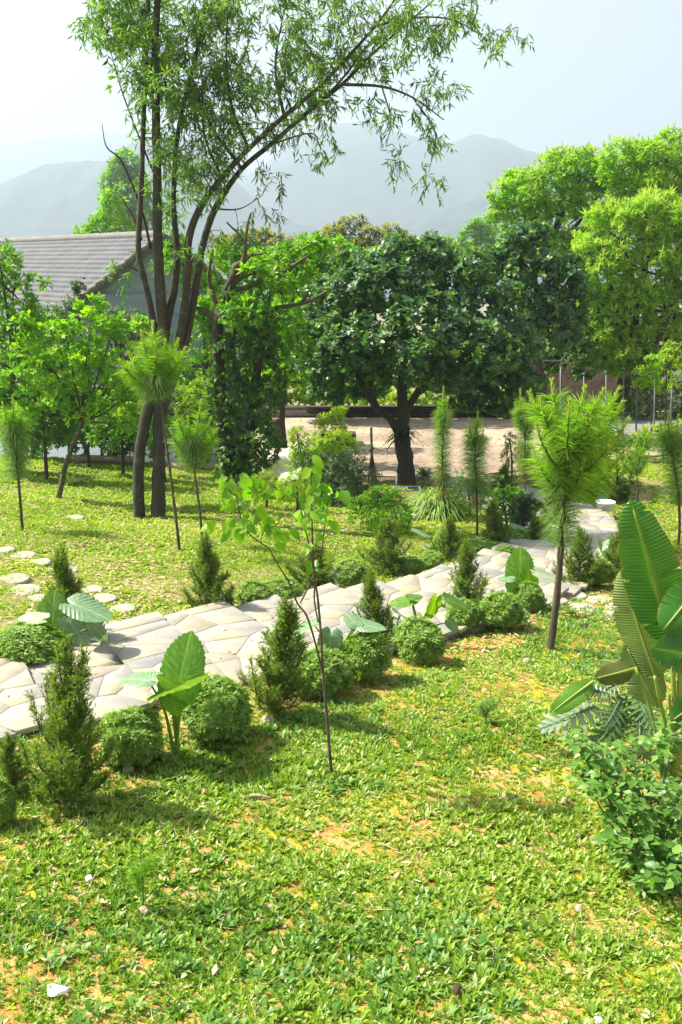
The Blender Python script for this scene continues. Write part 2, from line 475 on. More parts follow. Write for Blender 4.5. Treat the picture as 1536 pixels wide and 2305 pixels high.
M['forest'] = plain('forested_slope', (.015, .03, .036), (.045, .07, .068), .02, .95, 0)

def brickmat():
    m, nt, out = newmat('terrace_brick')
    tc = nt.nodes.new('ShaderNodeTexCoord')
    mp = nt.nodes.new('ShaderNodeMapping'); mp.inputs['Rotation'].default_value = (0, 0, R(8))
    nt.links.new(tc.outputs['Object'], mp.inputs[0])
    br = nt.nodes.new('ShaderNodeTexBrick'); nt.links.new(mp.outputs[0], br.inputs['Vector'])
    br.inputs['Scale'].default_value = 1.0
    br.inputs['Brick Width'].default_value = .42; br.inputs['Row Height'].default_value = .2; br.inputs['Mortar Size'].default_value = .012
    br.inputs['Color1'].default_value = (.28, .22, .165, 1); br.inputs['Color2'].default_value = (.24, .19, .145, 1); br.inputs['Mortar'].default_value = (.2, .16, .125, 1)
    n = noise(nt, 1.2, 5, .65)
    rp = ramp(nt, [(.35, (.75, .74, .72)), (.65, (1.25, 1.2, 1.1))]); nt.links.new(n.outputs['Fac'], rp.inputs[0])
    c = mixc(nt, br.outputs['Color'], rp.outputs[0], 1.0, 'MULTIPLY')
    n2 = noise(nt, .5, 3, .6)
    r2 = ramp(nt, [(.5, (0, 0, 0)), (.62, (.6, .6, .6))]); nt.links.new(n2.outputs['Fac'], r2.inputs[0])
    c = mixc(nt, c, (.42, .35, .25), r2.outputs[0])
    p = nt.nodes.new('ShaderNodeBsdfPrincipled'); p.inputs['Roughness'].default_value = .9
    nt.links.new(c, p.inputs['Base Color'])
    b = bump(nt, br.outputs['Fac'], -.4, .01); nt.links.new(b.outputs[0], p.inputs['Normal'])
    nt.links.new(p.outputs[0], out.inputs[0])
    return m
M['brick'] = brickmat()

# ------------------------------------------------------------------ ground sheet
def lawn_cover(x, y):
    """1 on the finer lawn beyond the path, 0 on the open weedy slope below it"""
    u = -.64 * (np.asarray(x) + 1.1) + .77 * (np.asarray(y) - 9.05)
    c = sstep(-.1, .9, u)
    return np.maximum(c, sstep(13, 15, y))

gx = np.concatenate([-np.geomspace(2900, 13, 26), np.arange(-12.4, 12.4, .13), np.geomspace(13, 2900, 26)])
gy = np.concatenate([[-280, -120, -50, -20, -8, -3, 0], np.arange(2.0, 35.0, .13), np.geomspace(35.6, 4400, 36)])
XX, YY = np.meshgrid(gx, gy)
ZZ = zt(XX, YY)
nx, ny = len(gx), len(gy)
ii = (np.arange(ny - 1)[:, None] * nx + np.arange(nx - 1)[None]).ravel()
GF = np.stack([ii, ii + 1, ii + 1 + nx, ii + nx], -1)
GV = np.stack([XX, YY, ZZ], -1).reshape(-1, 3)
gme = mk('ground', GV, GF, M['ground'], smooth=True, extra={'cover': lawn_cover(GV[:, 0], GV[:, 1])})
tag(ob('ground', gme), kind='structure')

# ------------------------------------------------------------------ hills in the haze
def hill(profile, D, depth, seed):
    px = np.array([p[0] for p in profile], float); py = np.array([p[1] for p in profile], float)
    n = 300
    qx = np.linspace(px[0], px[-1], n)
    qy = np.interp(qx, px, py)
    g = np.random.default_rng(seed)
    qy = np.convolve(np.pad(qy, 4, 'edge'), np.ones(9) / 9, 'valid')
    qy = qy + (fbm(qx * .03, np.zeros(n), seed, 4) - .5) * 10 + (fbm(qx * .12, np.ones(n), seed, 3) - .5) * 2.2
    rows = []
    for t, hf in ((0, 0), (.2, .22), (.4, .48), (.6, .72), (.8, .9), (1, 1), (1.15, .93), (1.4, .6), (1.8, 0)):
        d = D - depth + depth * t
        top = np.array([P(a, b, D) for a, b in zip(qx, qy)])
        x = top[:, 0]
        z = -42 + (top[:, 2] + 42) * hf
        wob = (fbm(x * .006, np.full(n, d * .006), seed + 3, 3) - .5)
        rows.append(np.stack([x, np.full(n, d) + wob * depth * .35 * (0 < t < 1.5) * (t != 1), z + wob * 25 * (0 < t < 1)], -1))
    V = np.concatenate(rows); k = len(rows)
    i = (np.arange(k - 1)[:, None] * n + np.arange(n - 1)[None]).ravel()
    F = np.stack([i, i + 1, i + 1 + n, i + n], -1)
    tag(ob('hill', mk('hill', V, F, M['forest'], smooth=True)), kind='structure')
hill([(-500, 420), (-60, 335), (60, 318), (180, 302), (260, 296), (330, 312), (480, 345), (640, 420), (900, 520)], 3300, 700, 1)
hill([(-500, 520), (-120, 455), (0, 418), (110, 368), (180, 360), (245, 362), (300, 325), (360, 300), (430, 320), (520, 400), (600, 470), (760, 540)], 1750, 500, 2)
hill([(380, 520), (520, 420), (600, 365), (680, 300), (740, 276), (830, 276), (900, 300), (1010, 322), (1070, 300), (1130, 316), (1235, 352), (1320, 420), (1500, 470), (2000, 560)], 2450, 700, 3)
hill([(560, 560), (650, 500), (740, 520), (850, 540), (1000, 478), (1090, 440), (1250, 400), (1500, 360), (1900, 330)], 1500, 450, 4)

# ------------------------------------------------------------------ terrace, road, beds
def sheet(name, poly, z, mat, thick=.12):
    p = np.array(poly, float); n = len(p)
    V = np.vstack([np.c_[p, np.full(n, z)], np.c_[p, np.full(n, z - thick)]])
    me = bpy.data.meshes.new(name)
    me.from_pydata([tuple(v) for v in V], [], [tuple(range(n))] + [(i, i + n, (i + 1) % n + n, (i + 1) % n) for i in range(n)])
    me.materials.append(mat)
    me.update()
    return ob(name, me)
tag(sheet('terrace', [(-2.2, 24.2), (-1.0, 23.5), (1.4, 23.1), (2.6, 22.9), (4.6, 24.0), (6.6, 25.0), (9.0, 26.0), (9.0, 32.3), (-2.3, 32.3), (-2.5, 27)], TERR_Z + .03, M['brick']), kind='structure')
tag(sheet('road', [(6.9, 28.6), (12, 29.6), (16, 30.4), (16, 34.5), (6.9, 33.2)], TERR_Z + .045, M['road'], .2), kind='structure')

# ------------------------------------------------------------------ stepped flagstone path
cl = spline([(-5.25, 5.35), (-3.85, 6.55), (-2.18, 7.98), (-.9, 9.08), (.75, 10.7), (2.2, 12.5), (3.2, 14.4), (3.95, 16.5), (4.2, 18.3), (3.9, 20.0), (3.3, 21.6), (2.7, 23.2)], 24)
seg = np.r_[0, np.cumsum(np.linalg.norm(np.diff(cl, axis=0), axis=1))]
def cpt(s):
    p = np.array([np.interp(s, seg, cl[:, k]) for k in (0, 1)])
    q = np.array([np.interp(s + .05, seg, cl[:, k]) for k in (0, 1)]); r = np.array([np.interp(s - .05, seg, cl[:, k]) for k in (0, 1)])
    t = nrmz(q - r)
    return p, t, np.array([-t[1], t[0]])
def clip_poly(poly, p, n):
    out = []
    for a, b in zip(poly, poly[1:] + poly[:1]):
        da = np.dot(a - p, n); db = np.dot(b - p, n)
        if da <= 0: out.append(a)
        if da * db < 0: out.append(a + (b - a) * da / (da - db))
    return out
def prism(poly, ztop, h, bev=.008):
    p = np.array(poly); n = len(p); c = p.mean(0)
    q = c + (p - c) * (1 - bev / (np.linalg.norm(p - c, axis=1, keepdims=True) + 1e-6) * 1.6)
    zt_ = ztop if np.ndim(ztop) else np.full(n, ztop)
    V = np.vstack([np.c_[q, zt_], np.c_[p, zt_ - bev], np.c_[p, zt_ - h], [[c[0], c[1], zt_.mean()]]])
    F = []
    for i in range(n):
        j = (i + 1) % n
        F += [[3 * n, i, j], [i, i + n, j + n], [i, j + n, j], [i + n, i + 2 * n, j + 2 * n], [i + n, j + 2 * n, j + n]]
    return V, np.array(F)
path = tag(ob('path', None), kind='structure')
s = 0.15; k = 0
STEPS = []
while s < seg[-1] - .3:
    L = .78 + rng.uniform(-.1, .12)
    if s > 9: L = .66 + rng.uniform(-.08, .1)
    e = min(s + L, seg[-1])
    p0, t0, n0 = cpt(s); p1, t1, n1 = cpt(e)
    Wd = np.interp(s, [0, 4, 8, 12, 15.5, 18, 20], [1.95, 1.85, 1.72, 1.85, 2.15, 2.1, 1.3])
    mid, tm, nm_ = cpt((s + e) / 2)
    z = float(max(zt(*mid, bumps=False), zt(*(mid + nm_ * .4), bumps=False))) + .115
    skew = rng.uniform(.24, .42)
    jl, jr = rng.uniform(-.07, .08, 2)
    a = p0 - n0 * (Wd / 2 + jr); b = p1 - n1 * (Wd / 2 + jr) ; c = p1 + n1 * (Wd / 2 + jl) + t1 * skew; d = p0 + n0 * (Wd / 2 + jl)
    STEPS.append((s, e, z, Wd))
    def mapq(u, v): return (a * (1 - u) + b * u) * (1 - v) + (d * (1 - u) + c * u) * v
    V, F = prism([mapq(0.012, .02), mapq(.985, .02), mapq(.985, .98), mapq(0.012, .98)], z - .004, .42, .003)
    o0 = np.array([*mid, z])
    st = MB().add(V, F).build('step', M['mortar'], path, off=o0, loc=o0)
    # Voronoi stones
    nu, nv = (3, 6) if rng.random() < .6 else (3, 7)
    pts = []
    for iu in range(nu):
        for iv in range(nv):
            if rng.random() < .3: continue
            pts.append(np.array([(iu + .5 + rng.uniform(-.33, .33)) / nu * L, (iv + .5 + rng.uniform(-.33, .33) + (.25 if iu else -.1)) / nv * Wd]))
    for pi in pts:
        poly = [np.array(q, float) for q in ((0, 0), (L, 0), (L, Wd), (0, Wd))]
        for pj in pts:
            if pj is pi: continue
            dd = pj - pi
            poly = clip_poly(poly, (pi + pj) / 2 - dd / np.linalg.norm(dd) * .0042, dd / np.linalg.norm(dd))
            if len(poly) < 3: break
        if len(poly) < 3: continue
        wp = []
        for q in poly:
            u, v = q[0] / L, q[1] / Wd
            # overhang a little at front and sides, irregularly
            if u > .98: u += rng.uniform(.0, .05)
            if v > .98: v += rng.uniform(-.01, .03)
            if v < .02: v -= rng.uniform(-.01, .03)
            wp.append(mapq(u, v))
        tl = rng.uniform(-.003, .003, 2)
        wp = np.array(wp); cc = wp.mean(0)
        zz = z + rng.uniform(.0, .003) + (wp - cc) @ tl
        V, F = prism(list(wp), zz, .045, .002)
        o1 = np.array([*cc, z])
        MB().add(V, F).build('flagstone', M['flag'], st, off=o1, loc=o1 - o0)
    s = e; k += 1
def on_path(x, y, marg=0.0):
    x = np.asarray(x, float); y = np.asarray(y, float)
    d2 = np.full(x.shape, 1e9)
    for q in cl[::4]:
        d2 = np.minimum(d2, (x - q[0]) ** 2 + (y - q[1]) ** 2)
    return np.sqrt(d2) < .86 + marg

# ------------------------------------------------------------------ stepping stones
def disc(r, h, seed, sides=28):
    g = np.random.default_rng(seed)
    a = np.linspace(0, 2 * math.pi, sides, endpoint=False)
    rr = r * (1 + .02 * np.sin(3 * a + seed) + .008 * g.standard_normal(sides))
    p = np.c_[np.cos(a) * rr, np.sin(a) * rr]
    return prism(list(p), h, h + .06, .012)
SD = [disc(1, .04 + .012 * i, i) for i in range(3)]
def stones(rows, side, group):
    for i, (px, py, w, label, rough) in enumerate(rows):
        g = G(px, py)
        r = w / 2 * g[1] / FPX
        V, F = disc(r, .024 + .014 * rng.random(), 40 + i)
        ti = rng.uniform(-.03, .03, 2)
        V[:, 2] += V[:, :2] @ ti
        o = MB().add(V, F).build('stepping_stone', M['concrete'], loc=g)
        tag(o, label, 'stepping stone', group)
stones([
 (340, 1400, 86, 'round concrete stepping stone nearest the flagstone path on the left lawn', 0),
 (246, 1412, 64, 'round stepping stone half hidden beside the dark juniper stem at the path', 0),
 (277, 1375, 64, 'grey brown stepping stone just beyond the tip of the wide pale taro leaf', 0),
 (233, 1350, 66, 'pale stepping stone touching the upper edge of the wide pale taro leaf', 0),
 (208, 1330, 52, 'small stepping stone directly behind the thin juniper top', 0),
 (150, 1314, 58, 'stepping stone just left of the thin juniper top on the lawn', 0),
 (58, 1332, 78, 'round stepping stone left of the upright taro leaf', 0),
 (86, 1350, 52, 'stepping stone partly covered by the upright taro leaf', 0),
 (30, 1306, 80, 'large round stepping stone at the left edge of the lawn', 0),
 (140, 1288, 74, 'weathered stepping stone in the middle of the curved row, wider than its neighbours', 0),
 (92, 1268, 52, 'stepping stone sunk in dry leaves, third from the far end of the row', 0),
 (52, 1252, 60, 'flat stepping stone second from the far end of the curved row', 0),
 (12, 1241, 46, 'stepping stone at the far end of the curved row, cut by the photo edge', 0),
 (168, 1168, 44, 'lone overgrown stepping stone far out on the left lawn before the double trunk', 0)],
 'l', 'round stepping stones crossing the left lawn')
stones([
 (1250, 1355, 60, 'sunlit stepping stone beside the trunk of the big young pine', 0),
 (1292, 1343, 62, 'pale stepping stone right of the big pine trunk, farthest of its row', 0),
 (1312, 1372, 66, 'wide white stepping stone in the middle of the right hand row', 0),
 (1346, 1354, 60, 'pale stepping stone below the dark juniper pair', 0),
 (1374, 1388, 66, 'white stepping stone nearest to the big banana leaves', 0),
 (1392, 1370, 60, 'white stepping stone half hidden behind the pale banana leaf', 0)],
 'r', 'pale stepping stones leading to the banana plant')

# ------------------------------------------------------------------ plants: builders
def knobs(lobes, seed, n=7, core=.84, size=.44):
    g = np.random.default_rng(seed + 5000); out = []
    for l in lobes:
        c = np.array(l[:3]); r = np.array(l[3:6])
        out.append((*c, *(r * core)))
        for _ in range(n):
            d = nrmz(g.standard_normal(3) + [0, -.25, .35])
            out.append((*(c + d * r * g.uniform(.68, .9)), *(r * size * g.uniform(.7, 1.2))))
    return out

def lobe(px, py, d, rx, ry, dep=None):
    c = P(px, py, d); k = d / FPX
    return (*c, rx * k, (dep if dep else .85 * rx * k), ry * k)

DENS = 1.05
def leafcloud(g, lobes, dens, k, T, L, droop=.15, alpha=(30, 95), lift=.45, shell=(.6, 1.03), top=False, rough=.2, jit=.3, bottom=.35):
    """rosettes of leaves over the surface of several lobes"""
    cp = []; ca = []
    arr = np.array([l[:6] for l in lobes])
    for l in lobes:
        c = np.array(l[:3]); r = np.array(l[3:6])
        area = 4 * math.pi * ((r[0] * r[1]) ** 1.6 + (r[0] * r[2]) ** 1.6 + (r[1] * r[2]) ** 1.6) ** (1 / 1.6) / 3 ** (1 / 1.6)
        n = max(6, int(area * dens * DENS))
        d = nrmz(g.standard_normal((n, 3)))
        keep = (d[:, 2] > -.25) | (g.random(n) < bottom)
        if top: keep = d[:, 2] > .1 + .5 * g.random(n)
        d = d[keep]; n = len(d)
        lump = 1 + rough * (fbm(d[:, 0] * 2.6 + c[0], d[:, 2] * 2.6 + d[:, 1] * 1.7 + c[2], int(abs(c[0] * 10)) + 3, 3) - .5) * 2
        q = g.uniform(0, 1, n) ** .6
        p = c + d * r * (lump * (shell[0] + (shell[1] - shell[0]) * q))[:, None]
        inside = np.zeros(n, bool)
        for o in arr:
            if np.allclose(o[:3], c): continue
            inside |= (((p - o[:3]) / o[3:6]) ** 2).sum(1) < .45
        p = p[~inside]; d = d[~inside]
        cp.append(p); ca.append(nrmz(d / r * r.mean() * .8 + np.array([0, 0, lift]) + g.standard_normal(d.shape) * jit))
    cp = np.concatenate(cp); ca = np.concatenate(ca); n = len(cp)
    ax = np.repeat(ca, k, 0); pos = np.repeat(cp, k, 0)
    ph = (np.tile(np.arange(k), n) * 2.4 + np.repeat(g.random(n) * 6.28, k)) + g.standard_normal(n * k) * .3
    ref = np.where(np.abs(ax[:, 2:3]) < .9, [[0, 0, 1.0]], [[1.0, 0, 0]])
    u = nrmz(np.cross(ax, ref)); v = np.cross(ax, u)
    al = np.radians(g.uniform(*alpha, n * k))
    rad = u * np.cos(ph)[:, None] + v * np.sin(ph)[:, None]
    f = nrmz(ax * np.cos(al)[:, None] + rad * np.sin(al)[:, None] + np.array([0, 0, -droop]))
    sc = L * g.uniform(.65, 1.2, n * k)
    pos = pos - ax * (np.tile(np.arange(k), n) / k * L * .7)[:, None]
    V, F, kv = scatter(T, pos, f, ax + g.standard_normal(ax.shape) * .25, sc)
    clr = np.repeat(np.clip(g.beta(2, 2, n), 0, 1), k) * .6 + g.random(n * k) * .4
    return V, F, np.repeat(clr, kv)

def stems(mb, base, tgt, r0, r1, g, sag=.15, sides=6):
    base = np.asarray(base, float); tgt = np.asarray(tgt, float)
    m = (base + tgt) / 2 + g.standard_normal(3) * np.linalg.norm(tgt - base) * .07
    m[2] -= sag * 0
    mb.add(*tube(spline([base, m, tgt], 5), [r0, r1], sides))

def pline(pts, d):
    return [P(p[0], p[1], d + (p[2] if len(p) > 2 else 0)) for p in pts]

def tree(name, label, cat, base, lobes, mat, dens, k, T, L, trunks, barkm, seed, group=None, new=None, limbs=True, **kw):
    """base: world foot of the trunk; trunks: list of (world polyline, radii)"""
    g = np.random.default_rng(seed)
    base = np.asarray(base, float)
    t = thing(name, label, cat, base, group)
    mb = MB()
    for pts, rad in trunks:
        mb.add(*tube(spline(pts, 6), rad, 9, .12, seed))
    if limbs and trunks:
        tops = [np.asarray(tr[0][-1]) for tr in trunks]
        for l in lobes:
            c = np.array(l[:3])
            tp = min(tops, key=lambda q: np.linalg.norm(q - c))
            r = trunks[0][1][-1]
            stems(mb, tp, c, r * .75, r * .3, g)
            for _ in range(5):
                dd = nrmz(g.standard_normal(3) + [0, 0, .5]); stems(mb, c, c + dd * np.array(l[3:6]) * .85, r * .3, r * .1, g, sides=4)
    if mb.n: mb.build('trunk', barkm, t, base, smooth=True)
    kn = knobs(lobes, seed)
    V, F, r = leafcloud(g, kn, dens * 1.45, k, T, L * .78, **kw)
    MB().add(V, F, r).build('crown', mat, t, base)
    if new:
        nm, nd, nk, nT, nL, nkw, nlab = new
        V, F, r = leafcloud(g, kn, nd, nk, nT, nL, top=True, **nkw)
        o = MB().add(V, F, r).build('new_growth', nm, t, base)
        o['kind'] = 'stuff'
        if nlab: o['label'] = nlab
    return t

def foot(px, py, d=None):
    if d is None: return G(px, py)
    p = P(px, py, d); return np.array([p[0], d, float(zt(p[0], d))])

# ------------------------------------------------------------------ far trees, house, background
def simple_tree(name, label, d, lobes_px, mat, dens, k, T, L, seed, bark='barkdark', group=None, trunk_px=None, rad=.14, **kw):
    lobes = [lobe(a, b, d + (e[0] if e else 0), rx, ry) for a, b, rx, ry, *e in lobes_px]
    if d >= 30: T = leafD(abs(float(T[0][-1][0])), .42, .14)     # far crowns: plain two-triangle leaves
    c = np.mean([l[:3] for l in lobes], 0)
    if trunk_px is None: tx, ty = c[0], d
    else: tx, ty = P(trunk_px, 900, d)[0], d
    base = np.array([tx, ty, float(zt(tx, ty))])
    top = np.array([c[0], c[1], min(l[2] for l in lobes)])
    mid = (base + top) / 2 + np.array([rng.uniform(-.15, .15), 0, 0])
    return tree(name, label, 'tree', base, lobes, mat, dens, k, T, L, [([base - [0, 0, .2], mid, top], [rad, rad * .8, rad * .55])], M[bark], seed, group, **kw)

TL = leafT(.24, .45, .05, .1); TN = leafT(.15, .4, .03, .18); TB = leafT(.33, .5, .06, .12); TD = leafD(.18, .4); TNar = leafD(.09, .45, .1)

# beyond the house and the terrace, fading in the haze
simple_tree('hazy_tree', 'tall pale hazy tree standing behind the roof ridge', 150, [(270, 400, 40, 45), (300, 440, 45, 50), (262, 480, 45, 50), (320, 500, 40, 45), (290, 360, 30, 22)], M['mid'], 1.1, 8, TD, 1.1, 101, rad=.3)
simple_tree('round_tree', 'small bright green tree peeping over the roof ridge', 62, [(190, 525, 32, 28), (225, 505, 28, 30), (250, 470, 34, 38), (265, 515, 36, 34)], M['bright'], 4.5, 8, TD, .42, 102, rad=.2)
simple_tree('hazy_tree', 'pale hazy tree left of the big bright crown', 120, [(1060, 530, 28, 26), (1085, 512, 26, 20), (1100, 540, 28, 28), (1040, 550, 18, 16)], M['mid'], 1.8, 8, TD, .8, 103, rad=.25)
simple_tree('hazy_tree', 'low hazy yellow green tree above the dark glossy crown', 110, [(950, 560, 30, 16), (985, 555, 24, 16), (1010, 545, 20, 16), (920, 565, 22, 14)], M['lime'], 1.9, 8, TD, .7, 104, rad=.2)
simple_tree('mango_tree', 'bushy tree with ochre shoots behind the bare forked branch', 44, [(555, 555, 55, 35), (620, 560, 50, 32), (505, 560, 40, 30), (590, 540, 30, 26)], M['grey'], 8, 8, TN, .26, 105, rad=.15,
            new=(M['mangoflush'], 8, 7, TN, .2, dict(lift=.9, alpha=(10, 60), droop=0, shell=(.95, 1.08)), None))
simple_tree('mango_tree', 'bushy tree crowned with bright ochre shoots in the centre of the treeline', 43, [(800, 530, 52, 34), (860, 548, 52, 34), (745, 545, 45, 30), (905, 560, 35, 28), (810, 575, 70, 40)], M['grey'], 8, 8, TN, .26, 106, rad=.15,
            new=(M['mangoflush'], 11, 8, TN, .22, dict(lift=.9, alpha=(10, 60), droop=0, shell=(.95, 1.1)), 'ochre yellow young shoots'))
simple_tree('mango_tree', 'grey green bush top left of the ochre treeline', 47, [(690, 560, 40, 28), (755, 525, 30, 26), (660, 575, 34, 26)], M['grey'], 8, 8, TN, .26, 107, rad=.15,
            new=(M['mangoflush'], 5, 6, TN, .2, dict(lift=.9, alpha=(10, 60), droop=0, shell=(.95, 1.08)), None))
simple_tree('mango_tree', 'reddish tipped bush crown between the dark crown and the tall bright crown', 40, [(1060, 590, 40, 30), (1015, 585, 30, 26), (1100, 600, 40, 34)], M['mid'], 9, 8, TN, .24, 108, rad=.15,
            new=(M['mangoflush'], 8, 6, TN, .2, dict(lift=.9, alpha=(10, 60), droop=0, shell=(.95, 1.08)), None))

# the tall bright trees on the right
NF = lambda lab=None: (M['flush'], 7, 9, TNar, .2, dict(lift=1.2, alpha=(5, 60), droop=0, shell=(.98, 1.07)), lab)
simple_tree('longan_tree', 'huge rounded bright green tree behind the dark crown at right', 40, [(1190, 450, 80, 60), (1260, 400, 80, 60), (1310, 395, 60, 55), (1180, 510, 75, 60), (1270, 480, 90, 80), (1330, 470, 80, 80), (1140, 470, 40, 40), (1230, 560, 90, 60)],
            M['longan'], 9, 9, TN, .32, 111, rad=.28, droop=.45, alpha=(40, 100), new=NF())
simple_tree('longan_tree', 'tallest bright green tree rising at the right edge of the photo', 38, [(1420, 370, 80, 60), (1500, 360, 80, 60), (1450, 440, 90, 70), (1540, 430, 80, 80), (1560, 350, 60, 50)],
            M['longan'], 9, 9, TN, .32, 112, rad=.28, droop=.45, alpha=(40, 100), new=NF(), trunk_px=1560)
simple_tree('longan_tree', 'broad yellow tipped tree hanging over the posts on the right', 33, [(1400, 540, 90, 70), (1480, 500, 80, 60), (1370, 620, 80, 70), (1450, 610, 90, 80), (1530, 580, 80, 90), (1410, 700, 80, 70), (1500, 700, 80, 80), (1350, 720, 70, 80), (1380, 790, 80, 50), (1470, 780, 70, 55), (1560, 690, 70, 90), (1330, 580, 50, 50), (1330, 790, 60, 50), (1420, 820, 60, 34), (1500, 810, 50, 30), (1290, 740, 50, 60)],
            M['longan'], 15, 9, TN, .27, 113, rad=.3, droop=.5, alpha=(40, 100), trunk_px=1370,
            new=(M['flush'], 10, 10, TNar, .24, dict(lift=1.3, alpha=(5, 60), droop=0, shell=(.98, 1.08)), 'pale yellow young shoots'))

# dark glossy trees on the terrace
g0 = np.random.default_rng(5)
def jackfruit():
    d = 22.4
    b = foot(915, 1085, d)
    lob = [lobe(*a) for a in [(760, 690, d, 85, 80), (840, 640, d - .3, 95, 80), (930, 640, d, 110, 90), (1020, 660, d, 90, 80), (1110, 720, d, 85, 80), (1150, 790, d - .2, 65, 70), (1060, 800, d - .9, 95, 75), (940, 760, d - 1.1, 120, 80),
        (820, 760, d - .7, 100, 75), (760, 800, d - .2, 70, 60), (1140, 850, d, 60, 50), (1000, 850, d - .8, 90, 45), (800, 840, d + .3, 80, 50), (900, 600, d + .8, 120, 50), (1000, 620, d + .9, 100, 50), (1180, 870, d, 40, 44), (1080, 895, d + .2, 60, 34), (1130, 905, d + .6, 50, 30), (730, 870, d + .4, 50, 44), (700, 800, d + .3, 40, 50), (1020, 885, d + .8, 50, 30), (820, 880, d + .8, 50, 30)]]
    tr = [(pline([(915, 1095), (913, 1040), (905, 980), (908, 930), (905, 880), (910, 800)], d), [.23, .2, .18, .15, .11, .06]),
          (pline([(903, 985), (880, 945), (850, 920), (825, 885), (790, 820)], d), [.11, .09, .08, .065, .04]),
          (pline([(908, 935), (930, 900), (960, 850), (1000, 780)], d), [.1, .085, .07, .04]),
          (pline([(850, 920), (835, 870), (850, 800)], d), [.07, .05, .03]),
          (pline([(940, 885), (1000, 850), (1080, 790)], d), [.065, .05, .03])]
    tree('jackfruit_tree', 'round dark glossy leaved tree on a leaning trunk at the terrace front', 'tree', b, lob, M['jack'], 20, 8, TB, .18, tr, M['barkdark'], 121, droop=.12, alpha=(35, 90), lift=.5, rough=.28)
jackfruit()
simple_tree('jackfruit_tree', 'dark glossy tree between the round dark tree and the tall bright trees', 28.5, [(1180, 590, 75, 60), (1240, 650, 85, 80), (1150, 640, 60, 60), (1280, 700, 55, 60), (1230, 740, 75, 60), (1180, 540, 60, 40), (1110, 600, 40, 40), (1290, 610, 30, 40)],
            M['jack'], 16, 8, TB, .2, 122, rad=.2, rough=.28, droop=.12, trunk_px=1250)
simple_tree('leafy_tree', 'mid green tree with a thin trunk behind the low terrace wall', 31.8, [(640, 610, 70, 50), (720, 600, 80, 55), (790, 610, 70, 45), (680, 680, 80, 60), (740, 740, 90, 70), (700, 830, 70, 50), (790, 850, 80, 45), (850, 600, 60, 40)],
            M['mid'], 10, 8, TB, .24, 123, trunk_px=755, rad=.18)
simple_tree('leafy_tree', 'shaded tree behind the right part of the terrace wall', 32.2, [(960, 800, 80, 60), (1040, 860, 80, 40), (1120, 840, 80, 50), (1200, 830, 70, 60), (1290, 800, 60, 60), (900, 850, 60, 40)],
            M['dark'], 8, 8, TB, .24, 124, trunk_px=1150, rad=.16)

# left side trees and shrubs
simple_tree('leafy_tree', 'dense green tree at the left edge in front of the roof', 21, [(0, 590, 62, 62), (30, 660, 65, 60), (-20, 700, 80, 80), (55, 740, 60, 60), (0, 820, 80, 80), (50, 700, 40, 40), (60, 900, 60, 60), (-30, 900, 60, 70)],
            M['mid'], 17, 8, TL, .15, 131, trunk_px=20, rad=.12)
simple_tree('fresh_tree', 'light green small tree with a thin bare stem on the left lawn', 18.2, [(200, 740, 70, 45), (250, 760, 50, 50), (150, 760, 50, 45), (190, 820, 80, 55), (120, 830, 50, 45), (230, 860, 60, 45), (130, 890, 50, 30), (60, 790, 45, 50), (40, 860, 50, 40), (250, 910, 50, 36), (180, 930, 50, 30), (325, 735, 30, 24), (45, 735, 32, 26), (300, 950, 36, 26), (215, 690, 34, 24), (70, 920, 40, 26), (290, 880, 40, 34)],
            M['bright'], 15, 7, TB, .15, 132, bark='barklight', trunk_px=108, rad=.06)
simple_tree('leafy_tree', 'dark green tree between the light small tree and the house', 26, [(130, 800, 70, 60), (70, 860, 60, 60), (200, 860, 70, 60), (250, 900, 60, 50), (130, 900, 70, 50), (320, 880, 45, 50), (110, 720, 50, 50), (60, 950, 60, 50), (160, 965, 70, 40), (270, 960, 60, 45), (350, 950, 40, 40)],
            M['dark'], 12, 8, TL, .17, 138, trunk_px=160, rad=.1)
simple_tree('leafy_tree', 'mid green tree filling the gap left of the light small tree', 24.5, [(30, 800, 60, 60), (90, 760, 50, 60), (60, 880, 70, 60), (140, 840, 50, 60), (20, 940, 60, 50), (110, 950, 60, 40)],
            M['mid'], 14, 8, TL, .16, 139, trunk_px=70, rad=.08)
simple_tree('umbrella_shrub', 'grey green shrub with whorled leaves below the gable', 24, [(250, 715, 48, 28), (300, 735, 45, 32), (270, 780, 60, 50), (320, 800, 45, 60), (290, 840, 60, 40), (345, 755, 34, 36), (380, 780, 36, 40), (235, 745, 34, 36)],
            M['grey'], 17, 9, TN, .15, 133, rad=.07)
simple_tree('slender_tree', 'pale pointed sapling against the roof tiles', 23, [(178, 645, 16, 24), (175, 680, 30, 28), (150, 700, 30, 25), (205, 700, 26, 24)], M['grey'], 17, 8, TL, .12, 134, rad=.04)
simple_tree('lime_shrub', 'yellow lime shrub behind the double trunk', 21.5, [(290, 930, 38, 26), (330, 910, 50, 32), (400, 890, 50, 30), (450, 880, 45, 32), (300, 890, 30, 26), (430, 920, 40, 24)],
            M['lime'], 20, 9, TN, .13, 135, rad=.05, lift=.7)
simple_tree('leafy_tree', 'green tree between the tall stems and the vine covered trunk', 25, [(450, 800, 60, 60), (420, 860, 45, 50), (470, 720, 50, 50), (440, 650, 45, 50), (500, 620, 50, 45), (400, 600, 40, 50), (470, 880, 40, 50), (530, 690, 60, 60), (560, 620, 60, 50), (390, 560, 30, 40)],
            M['mid'], 12, 8, TL, .17, 136, trunk_px=450, rad=.09)
simple_tree('leafy_tree', 'sunny green tree filling the gap behind the vine covered trunk', 27, [(600, 740, 60, 60), (640, 690, 50, 50), (650, 800, 50, 60), (600, 850, 60, 50), (690, 760, 50, 60), (680, 860, 50, 50)],
            M['bright'], 11, 8, TL, .18, 137, trunk_px=640, rad=.1)
